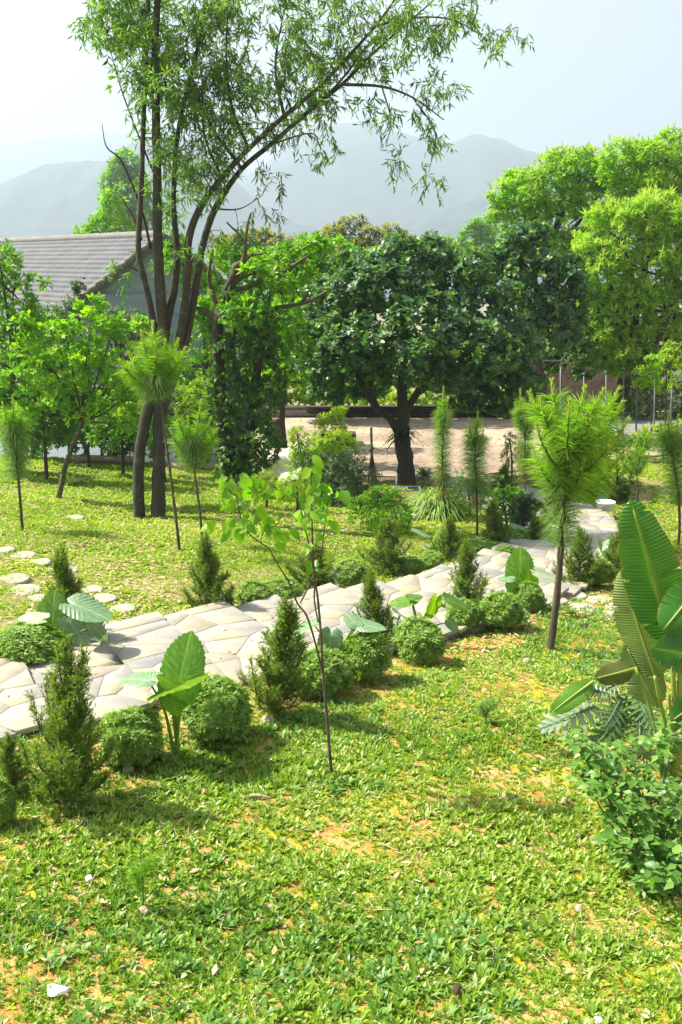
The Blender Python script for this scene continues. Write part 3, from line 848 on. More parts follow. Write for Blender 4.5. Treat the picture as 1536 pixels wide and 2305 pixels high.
for i, (px, py, rx, ry, d, lab) in enumerate([
    (95, 935, 66, 52, 20.6, 'leafy bush at the foot of the light green small tree'),
    (270, 945, 60, 46, 22.0, 'leafy bush below the yellow lime shrub, left of the double trunk'),
    (150, 930, 70, 50, 23.4, 'dark shaded bush under the light green small tree'),
    (40, 960, 60, 40, 21.6, 'dark shaded bush behind the leftmost young pine'),
    (225, 960, 60, 42, 24.3, 'dark broad leaved bush in front of the pale wall strip'),
    (310, 965, 45, 36, 24.4, 'dark bush just left of the double trunk at the lawn edge'),
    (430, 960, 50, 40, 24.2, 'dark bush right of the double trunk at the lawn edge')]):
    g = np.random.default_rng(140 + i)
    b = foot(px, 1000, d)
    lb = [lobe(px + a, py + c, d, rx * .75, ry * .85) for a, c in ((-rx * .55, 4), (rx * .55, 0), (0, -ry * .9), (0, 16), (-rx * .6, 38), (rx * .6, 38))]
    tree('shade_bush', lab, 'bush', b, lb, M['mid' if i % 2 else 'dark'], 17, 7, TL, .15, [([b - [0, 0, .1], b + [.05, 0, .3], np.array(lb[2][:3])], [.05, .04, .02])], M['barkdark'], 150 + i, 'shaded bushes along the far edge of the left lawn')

# ------------------------------------------------------------------ house behind the left trees
def house():
    k = 34 / 25
    apex = np.array([-4.41 * k, 34.0, CAMZ + 53 / FPX * 34])
    rd = np.array([-.631, .776, 0]); gd = np.array([.776, .631, 0])          # ridge direction (away), gable direction (to the right)
    base = np.array([apex[0], apex[1], -3.4])
    h = thing('house', 'single storey house with grey tiled gable roof and pale walls', 'house', base)
    half, slope, rl = 6.0, .665, 15.0
    ev = apex[2] - half * slope
    def at(r, g_, z): return apex * [1, 1, 0] + rd * r + gd * g_ + np.array([0, 0, z])
    # walls
    mb = MB()
    zb = -3.4; wt = .3
    def quad(a, b, c, d): mb.add(np.array([a, b, c, d]), np.array([[0, 1, 2, 3]]))
    a = half - .5
    top = lambda g_: apex[2] - abs(g_) * slope - .22
    for r in (.55, rl - .4):
        P5 = [at(r, -a, zb), at(r, a, zb), at(r, a, top(a)), at(r, 0, top(0)), at(r, -a, top(a))]
        mb.add(np.array(P5), np.array([[0, 1, 2], [0, 2, 3], [0, 3, 4]]))
    for g_ in (-a, a): quad(at(.55, g_, zb), at(rl - .4, g_, zb), at(rl - .4, g_, top(a)), at(.55, g_, top(a)))
    mb.build('wall', M['wall'], h, base)
    for zz in (.2, 1.75, 2.5):                # drip bands on the gable
        w = (apex[2] - .22 - zz) / slope - .1
        m2 = MB()
        if w > a: w = a
        V, F = box((0, 0, 0), (2 * w, .05, .035), math.atan2(gd[1], gd[0]))
        m2.add(V + at(.535, 0, zz), F).build('wall_band', M['wall'], h, base)
    # window
    for gw, zw, ww, hh in ((-1.3, 1.1, 1.0, 1.3), (2.6, .4, 1.2, 1.4), (-2.4, -1.2, 1.2, 1.3)):
        wf = MB()
        an = math.atan2(gd[1], gd[0])
        for dx, dz, sx, sz in ((-ww / 2, 0, .12, hh + .12), (ww / 2, 0, .12, hh + .12), (0, hh / 2, ww - .12, .12), (0, -hh / 2, ww - .12, .12), (0, 0, .06, hh - .12)):
            V, F = box((0, 0, 0), (sx, .12, sz), an)
            wf.add(V + at(.5, gw + dx, zw + dz), F)
        fr = wf.build('window', M['frame'], h, base)
        V, F = box((0, 0, 0), (ww - .1, .02, hh - .1), an)
        MB().add(V + at(.51, gw, zw), F).build('pane', M['glass'], fr, base)
    # roof deck and rows of pressed tiles: each row a saw tooth, each tile an S in cross section
    sl = math.hypot(1, slope)
    rows, tw = 26, .24
    row_h = half * sl / rows
    for side in (-1, 1):
        mbt = MB()
        ncol = int(rl / tw)
        seg_n = 5
        rr = np.arange(ncol * seg_n + 1) * tw / seg_n
        wave = (.5 + .5 * np.cos(rr / tw * 2 * math.pi)) * .075
        for q in range(rows):
            s0, s1 = q * row_h, (q + 1) * row_h + .03
            off = 0 if q % 2 else tw / 2
            V = []
            for sd, lift in ((s0, .0), (s1, .04)):
                g_ = side * sd / sl
                z = apex[2] - sd / sl * slope
                V.append(apex * [1, 1, 0] + rd * np.clip(rr + off - .1, 0, rl)[:, None] + gd * g_ + np.array([0, 0, 1.0]) * (z + lift + wave)[:, None])
            g_ = side * s1 / sl
            V.append(V[1] - np.array([0, 0, .06]))
            n = len(rr)
            i = np.arange(n - 1)
            F = np.concatenate([np.stack([i, i + 1, i + 1 + n, i + n], -1), np.stack([i + n, i + 1 + n, i + 1 + 2 * n, i + 2 * n], -1)])
            mbt.add(np.concatenate(V), F, rng.random())
        o = mbt.build('roof_tiles', M['tile'], h, base, smooth=False)
        o['kind'] = 'stuff'
        # rake boards and caps
        nr = 22
        for q in range(nr):
            s0, s1 = q / nr * half * sl, (q + 1) / nr * half * sl + .06
            pts = [at(-.02, side * s0 / sl, apex[2] - s0 / sl * slope + .05), at(-.02, side * s1 / sl, apex[2] - s1 / sl * slope + .09)]
            MB().add(*tube(np.array(pts), [.11, .135], 8)).build('rake_tile', M['ridge'], h, base, smooth=True)
        V = np.array([at(0, 0, apex[2] - .02), at(0, side * half, ev - .02), at(0, side * half, ev - .25), at(0, 0, apex[2] - .25),
                      at(.5, 0, apex[2] - .06), at(.5, side * half, ev - .06), at(.5, side * half, ev - .22), at(.5, 0, apex[2] - .22)])
        MB().add(V, np.array([[0, 1, 2, 3], [4, 7, 6, 5], [3, 2, 6, 7]])).build('barge_board', M['ridge'], h, base)
    nr = 50
    for q in range(nr):
        r0, r1 = q / nr * rl, (q + 1) / nr * rl + .05
        MB().add(*tube(np.array([at(r0, 0, apex[2] + .05), at(r1, 0, apex[2] + .085)]), [.13, .15], 8)).build('ridge_tile', M['ridge'], h, base, smooth=True)
    # lower lean-to roof on the gable side
    V = np.array([at(.4, -.6, -.0), at(.4, 4.2, -.0), at(-1.3, 4.2, -.75), at(-1.3, -.6, -.75)])
    V = np.vstack([V, V - [0, 0, .12]])
    MB().add(V, np.array([[0, 3, 2, 1], [4, 5, 6, 7], [2, 3, 7, 6], [0, 4, 7, 3], [1, 2, 6, 5]])).build('porch_roof', M['tile'], h, base)
house()

# ------------------------------------------------------------------ right background: walls, bank, posts
def wallthing(name, label, a, b, z0, z1, th, mat, cat='wall', courses=0):
    a = np.array(a, float); b = np.array(b, float)
    c = (a + b) / 2; L = np.linalg.norm(b - a); an = math.atan2(b[1] - a[1], b[0] - a[0])
    base = np.array([c[0], c[1], z0])
    t = thing(name, label, cat, base)
    V, F = box((c[0], c[1], (z0 + z1) / 2 - .04), (L, th, z1 - z0 - .08), an); MB().add(V, F).build('wall_body', mat, t, base)
    V, F = box((c[0], c[1], z1 - .03), (L + .06, th + .08, .09), an); MB().add(V, F).build('coping', mat, t, base)
    return t
wallthing('low_wall', 'low dark wall along the back of the brick terrace', (-2.5, 32.6), (7.2, 32.9), -1.7, -1.2, .3, M['lowwall'])
wallthing('garden_wall', 'white rendered wall glimpsed under the hanging right tree', (10.2, 36.4), (16.5, 37.8), -2.6, .9, .3, M['whitewall'])
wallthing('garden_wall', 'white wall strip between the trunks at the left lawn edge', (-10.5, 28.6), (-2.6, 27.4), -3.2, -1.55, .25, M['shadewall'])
# red earth bank
bx = np.linspace(6.2, 11.6, 24); bz = np.linspace(0, 1, 8)
BV = []
for q in bz:
    for x in bx:
        BV.append([x + .1 * math.sin(x * 5 + q * 9), 35.2 + q * 1.6 + .18 * fbm(x * 2, q * 5, 3), -2.0 + q * 2.6 + .25 * (fbm(x * 1.5, q * 3, 8) - .5)])
i = (np.arange(7)[:, None] * 24 + np.arange(23)[None]).ravel()
tag(ob('earth_bank', mk('earth_bank', np.array(BV), np.stack([i, i + 1, i + 25, i + 24], -1), M['earth'], smooth=True)), kind='structure')

POSTS = [(1262, 985, 812, 'grey steel post with a short cross bar beside the dark tree'), (1314, 985, 842, 'thin grey post behind the left part of the big pine crown'),
         (1364, 985, 838, 'grey post behind the right part of the big pine crown'), (1404, 965, 830, 'thin grey post left of the dark bush by the road'),
         (1434, 966, 842, 'grey post standing alone in front of the dark bush by the road'), (1474, 948, 845, 'grey post behind the thin twisted stems by the road'),
         (1512, 945, 860, 'grey post nearest the right edge of the photo')]
for i, (px, yb, yt, lab) in enumerate(POSTS):
    d = 28.5 if yb > 950 else 30.5
    if i < 3: d = 29.5
    b = foot(px, yb, d)
    t = thing('trellis_post', lab, 'post', b, 'grey posts of the wire trellis')
    tp = P(px + 1, yt, d)
    MB().add(*tube(np.array([b - [0, 0, .1], tp]), .024 if i else .032, 8)).build('post', M['metal'], t, b)
    if i == 0:
        MB().add(*tube(np.array([tp - [.9, .1, 0], tp, tp + [.05, .0, 0]]), .025, 6)).build('cross_bar', M['metal'], t, b)
        MB().add(*tube(np.array([tp, tp + [.35, .9, .12]]), .025, 6)).build('side_bar', M['metal'], t, b)
    else:
        MB().add(*tube(np.array([tp - [0, 0, .02], tp + [-.03, 0, .03]]), .045, 8)).build('cap', M['metal'], t, b)

def bush(name, label, cat, px, yb, d, lobes_px, mat, dens, T, L, seed, k=7, group=None, **kw):
    b = foot(px, yb, d)
    lb = [lobe(x, y, b[1], rx, ry) for x, y, rx, ry in lobes_px]
    if cat in ('shrub', 'bush'):
        k_ = FPX / b[1]; x0 = min(q[0] - q[2] for q in lobes_px); x1 = max(q[0] + q[2] for q in lobes_px); yt = min(q[1] for q in lobes_px)
        yg = H0 / 2 + 0; hgt = np.mean([l[2] for l in lb]) - b[2]
        for f in (-.26, .26):
            lb.append(((x0 + x1) / 2 / k_ - W0 / 2 / k_ + f * (x1 - x0) / k_, b[1] - .05, b[2] + hgt * .45, (x1 - x0) / k_ * .27, (x1 - x0) / k_ * .25, hgt * .55))
    tr = [([b - [0, 0, .05], (b + np.array(lb[0][:3])) / 2 + [.02, 0, 0], np.array(lb[0][:3])], [.03, .025, .015])]
    return tree(name, label, cat, b, lb, mat, dens, k, T, L, tr, M['twig'], seed, group, **kw)
bush('roadside_bush', 'wide dark bush on the far side of the grey road', 'bush', 1480, 945, 32.5, [(1450, 900, 55, 45), (1510, 890, 60, 50), (1400, 915, 35, 30), (1560, 900, 50, 45), (1480, 925, 60, 30)], M['dark'], 15, TL, .15, 161)
bush('thin_tree', 'small tree with sparse yellow green leaves on thin twisted stems', 'tree', 1500, 950, 28.8, [(1500, 815, 40, 30), (1450, 840, 30, 26), (1530, 850, 36, 30), (1480, 870, 26, 18), (1520, 790, 30, 26)], M['lime'], 11, TL, .14, 162)
bush('thin_tree', 'bare stemmed young tree beside the lone grey post', 'tree', 1470, 960, 28.2, [(1462, 850, 26, 20), (1475, 820, 22, 20), (1440, 865, 18, 12)], M['bright'], 14, TL, .13, 163)
bush('hedge_plant', 'dark low bush at the right lawn edge behind the big pine', 'bush', 1395, 1030, 22.5, [(1385, 1000, 22, 34), (1420, 1005, 28, 22), (1360, 1015, 24, 16)], M['dark'], 40, TL, .09, 164)
bush('lawn_edge_bush', 'yellow green low bush by the post foot at the road', 'bush', 1500, 985, 25.5, [(1480, 970, 40, 14), (1530, 960, 36, 16), (1450, 980, 26, 10)], M['lime'], 24, TL, .1, 165)

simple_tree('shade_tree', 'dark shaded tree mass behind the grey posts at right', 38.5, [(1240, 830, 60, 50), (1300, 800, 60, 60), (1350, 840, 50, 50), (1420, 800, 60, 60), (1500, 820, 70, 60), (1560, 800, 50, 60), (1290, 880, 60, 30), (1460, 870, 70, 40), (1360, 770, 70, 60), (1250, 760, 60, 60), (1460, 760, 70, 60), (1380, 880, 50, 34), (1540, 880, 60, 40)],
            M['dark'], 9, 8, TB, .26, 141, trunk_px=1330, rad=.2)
# bright hedge beyond the low wall, seen under the dark crowns
for i, (px, lab) in enumerate([(640, 'sunlit hedge plant beyond the left end of the low wall'), (720, 'sunlit yellow hedge plant left of the thin trunk behind the wall'), (800, 'sunlit yellow hedge plant right of the thin trunk behind the wall'),
                               (880, 'sunlit hedge plant seen left of the dark tree trunk'), (965, 'sunlit hedge plant seen right of the dark tree trunk'), (1060, 'sunlit hedge plant behind the shaggy thin pine'), (1150, 'sunlit hedge plant at the right end of the low wall')]):
    bush('hedge_plant', lab, 'hedge', px, 930, 36.0, [(px - 25, 895, 36, 18), (px + 20, 885, 36, 20), (px, 905, 45, 14)], M['lime'], 9, TL, .2, 170 + i, group='sunlit hedge plants beyond the low terrace wall')

# ------------------------------------------------------------------ tall multi stemmed tree with drooping narrow leaves
def acacia():
    g = np.random.default_rng(201)
    d = G(336, 1166)[1]
    b = G(336, 1166)
    t = thing('tall_tree', 'tall multi stemmed tree with drooping narrow leaves and two trunks', 'tree', b)
    ST = [  # pixel polylines, radii in metres
     ([(316, 1178), (312, 1100), (314, 1030), (325, 960), (338, 890), (346, 800), (345, 730), (330, 650), (312, 570), (316, 470), (320, 380), (324, 260), (329, 140), (335, 0), (330, -150)], [.105, .1, .095, .1, .1, .095, .085, .07, .062, .058, .053, .05, .045, .035, .02]),
     ([(357, 1180), (357, 1100), (358, 1030), (358, 960), (362, 880), (366, 800), (367, 730), (360, 640), (355, 520), (354, 400), (351, 250), (350, 120), (356, -20), (365, -180)], [.14, .118, .112, .11, .11, .115, .115, .11, .1, .09, .085, .075, .06, .03]),
     ([(366, 850), (374, 740), (392, 650), (399, 570), (392, 480), (393, 380), (404, 280), (430, 170), (455, 60), (480, -80)], [.08, .075, .07, .062, .056, .05, .046, .04, .03, .015]),
     ([(364, 900), (398, 790), (415, 700), (424, 600), (425, 540), (450, 470), (500, 400), (560, 335), (640, 262), (720, 195), (800, 110), (860, 40), (930, -60)], [.085, .075, .07, .066, .064, .06, .056, .052, .046, .04, .033, .025, .012]),
     ([(366, 920), (412, 790), (432, 700), (445, 620), (460, 540), (490, 460), (545, 380), (610, 325), (690, 255), (770, 190), (840, 120), (920, 50), (1000, -20)], [.085, .075, .068, .062, .06, .055, .052, .05, .045, .036, .028, .02, .01])]
    dz = [0, 0, .25, -.1, .35]
    pts_all = []
    for (pl, rad), q in zip(ST, dz):
        n = len(pl)
        w = [P(x, y, d + q * min(1, max(0, (900 - y) / 500)) + (.06 if i else 0) * 0) for i, (x, y) in enumerate(pl)]
        sp = spline(w, 5); pts_all.append(sp[len(sp) // 3:])
        MB().add(*tube(sp, [q_ * (1 if i_ < len(rad) * .4 else .8) for i_, q_ in enumerate(rad)], 10, .07, n)).build('trunk', M['bark'], t, b, smooth=True)
    mb = MB()
    for pl, r0, r1 in [([(318, 540), (300, 490), (270, 440), (255, 432)], .03, .012), ([(340, 560), (318, 470), (275, 365), (240, 330), (230, 277)], .028, .006),
                   ([(770, 190), (860, 195), (930, 220), (1000, 270)], .028, .008), ([(690, 255), (760, 190), (830, 100), (870, 60)], .025, .01), ([(840, 60), (930, 40), (1020, 45), (1100, 90)], .02, .006),
                   ([(545, 380), (480, 290), (440, 200), (420, 100)], .03, .01), ([(500, 400), (460, 300), (455, 150)], .028, .01), ([(560, 335), (520, 230), (510, 100), (520, -60)], .03, .01), ([(640, 262), (620, 150), (640, 20)], .03, .01),
                   ([(610, 325), (700, 300), (720, 330)], .018, .006), ([(930, 220), (980, 300), (965, 390)], .014, .004), ([(860, 195), (880, 270), (870, 330)], .014, .004), ([(350, 400), (280, 220), (240, 80)], .02, .006), ([(330, 620), (290, 600), (262, 610)], .02, .005), ([(480, 470), (540, 470), (590, 440)], .018, .005)]:
        q = g.uniform(-.5, .5)
        w = [P(x, y, d + .1 + q * i / len(pl)) for i, (x, y) in enumerate(pl)]
        sp = spline(w, 5); pts_all.append(sp)
        MB().add(*tube(sp, [r0, r1], 6)).build('branch', M['bark'], t, b, smooth=True)
    allp = np.concatenate(pts_all)
    blobs = [(300, 60, 100, 100, 1.2), (255, 50, 60, 55, 1), (420, 40, 150, 80, 1.3), (400, 150, 130, 80, 1.2), (340, 190, 90, 60, 1), (560, 60, 150, 90, 1), (700, 60, 150, 100, 1), (850, 60, 150, 80, 1), (980, 20, 120, 60, .9), (1080, 60, 75, 60, .9), (1105, 110, 40, 34, .9),
             (520, 190, 130, 90, 1.1), (640, 210, 110, 70, 1), (760, 150, 130, 80, .9), (900, 110, 90, 60, .8), (560, 320, 100, 60, 1), (480, 320, 90, 70, 1.1), (420, 290, 70, 80, 1), (610, 300, 60, 50, .9), (725, 315, 36, 30, .9), (700, 280, 40, 40, .6),
             (890, 205, 120, 30, .9), (870, 275, 34, 40, .8), (1010, 225, 28, 38, 1.1), (985, 270, 40, 30, .8), (980, 330, 30, 36, 1), (963, 402, 12, 10, 1.6), (900, 330, 26, 24, .7), (800, 240, 90, 30, .7), (600, 425, 40, 45, .8), (560, 490, 50, 40, .7), (390, 400, 80, 60, 1.1), (350, 455, 60, 30, 1.1), (470, 420, 60, 60, .9),
             (290, 612, 42, 30, .8), (500, 520, 40, 30, .5), (430, 520, 40, 40, .5), (500, 690, 40, 40, .5), (300, -90, 130, 90, 1), (500, -100, 200, 90, .8), (750, -100, 200, 90, .7), (950, -80, 150, 60, .6)]
    PO = []; FW = []; NO = []; SC = []; RN = []
    tw = MB()
    for (bx_, by_, rx, ry, de) in blobs:
        area = math.pi * rx * ry * (d / FPX) ** 2
        c = P(bx_, by_, d)
        near = allp[np.argmin(np.linalg.norm(allp - c, axis=1))]
        for _s in range(max(1, int(area * (9.5 if bx_ < 560 else 6.0) * de + .5))):
            a = g.random() * 6.283; q = math.sqrt(g.random())
            sc_ = P(bx_ + rx * q * math.cos(a), by_ + ry * q * math.sin(a), d + .15 + g.normal(0, .5) * min(1, rx / 60))
            nr_ = allp[np.argmin(np.linalg.norm(allp - sc_, axis=1))]
            if np.linalg.norm(nr_ - sc_) > .2: tw.add(*tube(spline([nr_, (nr_ + sc_) / 2 + [0, 0, .1], sc_], 4), [.009, .004], 3))
            hang = g.uniform(.2, .9)
            for _ in range(int(g.integers(5, 10))):
                o = sc_ + g.normal(0, 1, 3) * [.14, .14, .1]
                td = nrmz(g.standard_normal(3) * .75 + nrmz(sc_ - nr_ + 1e-3) * .3 + np.array([0, 0, -hang]))
                Lt = g.uniform(.16, .36); m = int(g.integers(9, 14))
                tt = np.linspace(0.05, 1, m)
                pp = o + td * (Lt * tt)[:, None] + np.array([0, 0, -.15]) * (tt ** 2)[:, None] * Lt
                fw = nrmz(td * .5 + nrmz(g.standard_normal((m, 3))) * .7 + np.array([0, 0, -.42]))
                PO.append(pp); FW.append(fw); NO.append(g.standard_normal((m, 3))); SC.append(g.uniform(.1, .18, m)); RN.append(np.clip(g.normal(.45, .25) + g.normal(0, .12, m), 0, 1))
                tw.add(np.vstack([pp[0] - [.002, 0, 0], pp[0] + [.002, 0, 0], pp[-1]]), np.array([[0, 1, 2]]))
    V, F, kv = scatter(leafD(.095, .42, .12), np.concatenate(PO), np.concatenate(FW), np.concatenate(NO), np.concatenate(SC))
    MB().add(V, F, np.repeat(np.concatenate(RN), kv)).build('crown', M['acacia'], t, b)
    tw.build('twigs', M['twig'], t, b)['kind'] = 'stuff'
acacia()

# ------------------------------------------------------------------ pruned gnarled tree wrapped in vines
def pruned():
    g = np.random.default_rng(211)
    b = G(525, 1112); d = b[1]
    t = thing('pruned_tree', 'gnarled pruned tree with bare sawn limbs, its trunk wrapped in vines', 'tree', b)
    L_ = [('trunk', [(530, 1125), (520, 1050), (505, 960), (497, 880), (492, 800), (490, 740), (500, 690), (520, 640), (535, 600)], [.24, .2, .17, .15, .15, .14, .13, .12, .1]),
          ('trunk', [(535, 1060), (555, 1000), (570, 930), (575, 860), (590, 780), (610, 720)], [.14, .13, .12, .11, .09, .05]),
          ('limb', [(530, 620), (532, 600), (548, 590), (552, 560), (555, 525), (562, 490), (567, 478)], [.12, .12, .09, .06, .045, .03, .025]),
          ('limb', [(552, 560), (540, 530), (520, 510), (510, 500)], [.045, .035, .025, .02]),
          ('limb', [(520, 640), (560, 615), (610, 612), (640, 610), (670, 592), (697, 574)], [.1, .085, .075, .06, .045, .03]),
          ('limb', [(515, 655), (560, 645), (610, 620), (650, 600), (690, 585)], [.08, .07, .06, .045, .03]),
          ('limb', [(500, 760), (540, 745), (575, 715), (620, 695), (655, 688), (690, 680), (735, 658)], [.1, .09, .08, .07, .055, .06, .05]),
          ('limb', [(672, 686), (690, 668), (695, 655)], [.04, .035, .03]),
          ('limb', [(490, 720), (460, 700), (440, 690), (425, 700)], [.09, .07, .05, .04]),
          ('limb', [(495, 710), (478, 660), (470, 620), (480, 560)], [.08, .07, .05, .03]),
          ('limb', [(535, 605), (565, 575), (590, 572)], [.06, .05, .03]), ('limb', [(535, 750), (545, 720), (546, 705)], [.06, .05, .045])]
    for nm, pl, rad in L_:
        q = g.uniform(-.3, .15) if nm == 'limb' else 0
        w = [P(x, y, d + q * i / len(pl)) for i, (x, y) in enumerate(pl)]
        MB().add(*tube(spline(w, 5), [q_ * (.7 if nm == 'limb' else .85) for q_ in rad], 9, .14, len(pl))).build(nm, M['barklight'] if nm == 'limb' else M['barkdark'], t, b, smooth=True)
    lob = [lobe(*a) for a in [(600, 650, d + .5, 60, 40), (640, 580, d + .5, 60, 36), (560, 660, d + .3, 45, 40), (680, 620, d + .4, 40, 30), (620, 740, d + .3, 60, 50), (660, 790, d + .3, 55, 40), (560, 590, d + .6, 45, 30), (450, 690, d + .3, 40, 26), (500, 580, d + .5, 30, 30), (700, 560, d + .5, 36, 26), (570, 700, d - .3, 50, 36), (640, 650, d - .3, 50, 30), (520, 720, d - .3, 40, 36), (600, 600, d - .2, 50, 24), (460, 740, d + .2, 36, 36)]]
    V, F, r = leafcloud(g, knobs(lob, 3), 22, 7, TL, .14, lift=.5, droop=.15)
    MB().add(V, F, r).build('crown', M['mid'], t, b)
    # the vine: drooping broad leaves wrapped round both trunks
    vl = [lobe(*a) for a in [(520, 880, d, 36, 60), (515, 960, d, 40, 55), (530, 1020, d - .1, 42, 45), (565, 830, d, 42, 60), (585, 900, d - .1, 44, 50), (580, 980, d - .15, 46, 50), (600, 1000, d - .15, 40, 45), (555, 770, d, 40, 40), (510, 1060, d, 36, 26), (575, 1045, d - .1, 44, 30), (610, 850, d + .1, 36, 60), (500, 800, d - .1, 34, 50), (540, 720, d, 36, 40), (490, 900, d - .05, 30, 60), (600, 760, d, 36, 50), (545, 1080, d - .2, 44, 24)]]
    V, F, r = leafcloud(g, vl, 36, 7, TL, .13, lift=.0, droop=.75, shell=(.55, 1.05), bottom=1)
    MB().add(V, F, r).build('vine', M['dark'], t, b)['label'] = 'dark drooping vine leaves round the trunk'
pruned()

# bird's nest fern on the dark trunk
def strap_plant(name, label, cat, base, n, L, w, mat, seed, el=(20, 75), droop=1.0, group=None, segs=5, part='leaves', squash=1.0):
    g = np.random.default_rng(seed)
    t = thing(name, label, cat, base, group)
    mb = MB()
    for i in range(n):
        a = g.random() * 6.283; e = R(g.uniform(*el)); l = L * g.uniform(.65, 1.15)
        dx = np.array([math.cos(a), math.sin(a) * squash, 0]); side = np.array([-math.sin(a), math.cos(a), 0])
        q = np.linspace(0, 1, segs + 1)
        rr = l * (q * math.cos(e)); zz = l * (q * math.sin(e)) - droop * l * .55 * q ** 2.4
        cen = dx * rr[:, None] + np.array([0, 0, 1.0]) * zz[:, None]
        ww = w * np.array([.45, .9, 1, .85, .55, .05])[:segs + 1] if segs == 5 else w * np.interp(q, [0, .3, 1], [.6, 1, .05])
        V = np.concatenate([cen - side * ww[:, None], cen + side * ww[:, None]])
        k = segs + 1; j = np.arange(segs)
        mb.add(V, np.stack([j, j + 1, j + 1 + k, j + k], -1), g.random())
    mb.build(part, mat, t)
    return t
jf = P(910, 985, 22.15)
strap_plant('nest_fern', 'dark epiphytic fern with arching straps growing on the dark tree trunk', 'fern', jf, 46, .62, .028, M['fern'], 301, (5, 75), 1.3, part='fronds')
strap_plant('lemongrass_clump', 'fountain shaped clump of long pale green grass blades', 'grass', G(985, 1165), 520, 1.35, .013, M['lemon'], 302, (32, 84), 1.25, part='blades')
strap_plant('spiky_plant', 'dark spiky rosette below the vine covered trunk', 'plant', G(745, 1130), 40, .6, .03, M['mid'], 303, (25, 80), .9, part='leaves')
strap_plant('spiky_plant', 'tall fine fronded fern in front of the terrace', 'plant', G(760, 1105), 90, .95, .022, M['bright'], 304, (45, 85), .8, part='fronds')
strap_plant('spiky_plant', 'dark rosette plant just right of the dark tree trunk', 'plant', G(955, 1075), 40, .5, .03, M['dark'], 305, (20, 70), .8, part='leaves')
strap_plant('palm_seedling', 'small palm seedling with stiff pale fronds on the left lawn', 'palm', G(160, 1092), 16, .5, .03, M['flush'], 306, (20, 75), .6, part='fronds')
strap_plant('spiky_plant', 'yellow green feathery clump leaning over the stone steps near the bend', 'plant', G(1215, 1205), 160, .42, .008, M['lime'], 307, (50, 88), .5, part='blades')

# shrubs in front of the terrace
bush('lime_shrub', 'lime shrub with upright whorls left of the brick planter', 'shrub', 690, 1030, 21.2, [(668, 975, 26, 20), (705, 1000, 34, 22), (680, 1010, 34, 18)], M['lime'], 40, TN, .12, 181, lift=.9)
bush('lime_shrub', 'lime shrub with flat whorls in front of the brick planter', 'shrub', 745, 1040, 20.8, [(750, 985, 46, 18), (780, 1000, 30, 18), (735, 1015, 45, 22)], M['lime'], 40, TN, .12, 182, lift=.9)
bush('flowering_shrub', 'wide soft green shrub hiding the left part of the terrace edge', 'shrub', 770, 1110, 19.6, [(760, 1045, 55, 30), (810, 1060, 40, 34), (730, 1070, 45, 30), (790, 1090, 50, 26)], M['grey'], 48, TN, .08, 183)
bush('leafy_shrub', 'low leafy shrub right of the fern by the metal frame', 'shrub', 850, 1165, 17.0, [(850, 1115, 40, 26), (880, 1140, 36, 24), (820, 1135, 36, 26), (905, 1150, 26, 18)], M['mid'], 45, TL, .09, 184)
bush('leafy_shrub', 'yellow green low shrub at the foot of the vine covered trunk', 'shrub', 600, 1110, 18.4, [(595, 1078, 30, 22), (625, 1085, 24, 18)], M['lime'], 50, TN, .08, 185)
bush('leafy_shrub', 'yellow green low shrub in front of the pale boulder', 'shrub', 670, 1115, 18.2, [(665, 1080, 34, 22), (690, 1090, 26, 18), (640, 1095, 22, 14)], M['lime'], 50, TN, .08, 186)
bush('leafy_shrub', 'dark shrub at the path bend below the shaggy thin pine', 'shrub', 1060, 1120, 18.5, [(1050, 1080, 36, 26), (1100, 1090, 34, 26), (1020, 1100, 28, 18), (1080, 1110, 38, 16)], M['dark'], 42, TN, .09, 187)
bush('leafy_shrub', 'dark little bush on the mulch behind the thin pines', 'shrub', 1155, 1015, 23.5, [(1148, 990, 16, 24), (1165, 1003, 18, 14)], M['dark'], 50, TN, .09, 188)
bush('leafy_shrub', 'pale edged low bush at the inner side of the path bend', 'shrub', 1145, 1145, 17.2, [(1130, 1120, 28, 18), (1165, 1125, 30, 18), (1150, 1108, 24, 12)], M['mid'], 55, TB, .09, 189)
bush('leafy_shrub', 'white variegated low bush beside the path bend', 'shrub', 1180, 1150, 16.6, [(1178, 1125, 24, 16), (1200, 1135, 20, 14)], M['grey'], 60, TB, .09, 190)

bush('lime_shrub', 'lime shrub right of the pale boulder, lower than its neighbours', 'shrub', 730, 1075, 19.9, [(700, 1035, 34, 22), (745, 1025, 40, 26), (775, 1040, 30, 22)], M['bright'], 40, TN, .11, 192, lift=.8)
bush('leafy_shrub', 'soft green shrub with fine leaves left of the dark stakes', 'shrub', 815, 1105, 19.2, [(790, 1050, 34, 30), (825, 1075, 32, 30), (800, 1020, 24, 22)], M['grey'], 48, TN, .08, 193)
bush('leafy_shrub', 'low spreading leafy plant between the frame and the lemongrass', 'shrub', 880, 1185, 16.4, [(860, 1160, 34, 18), (900, 1170, 30, 16)], M['bright'], 50, TL, .08, 194)

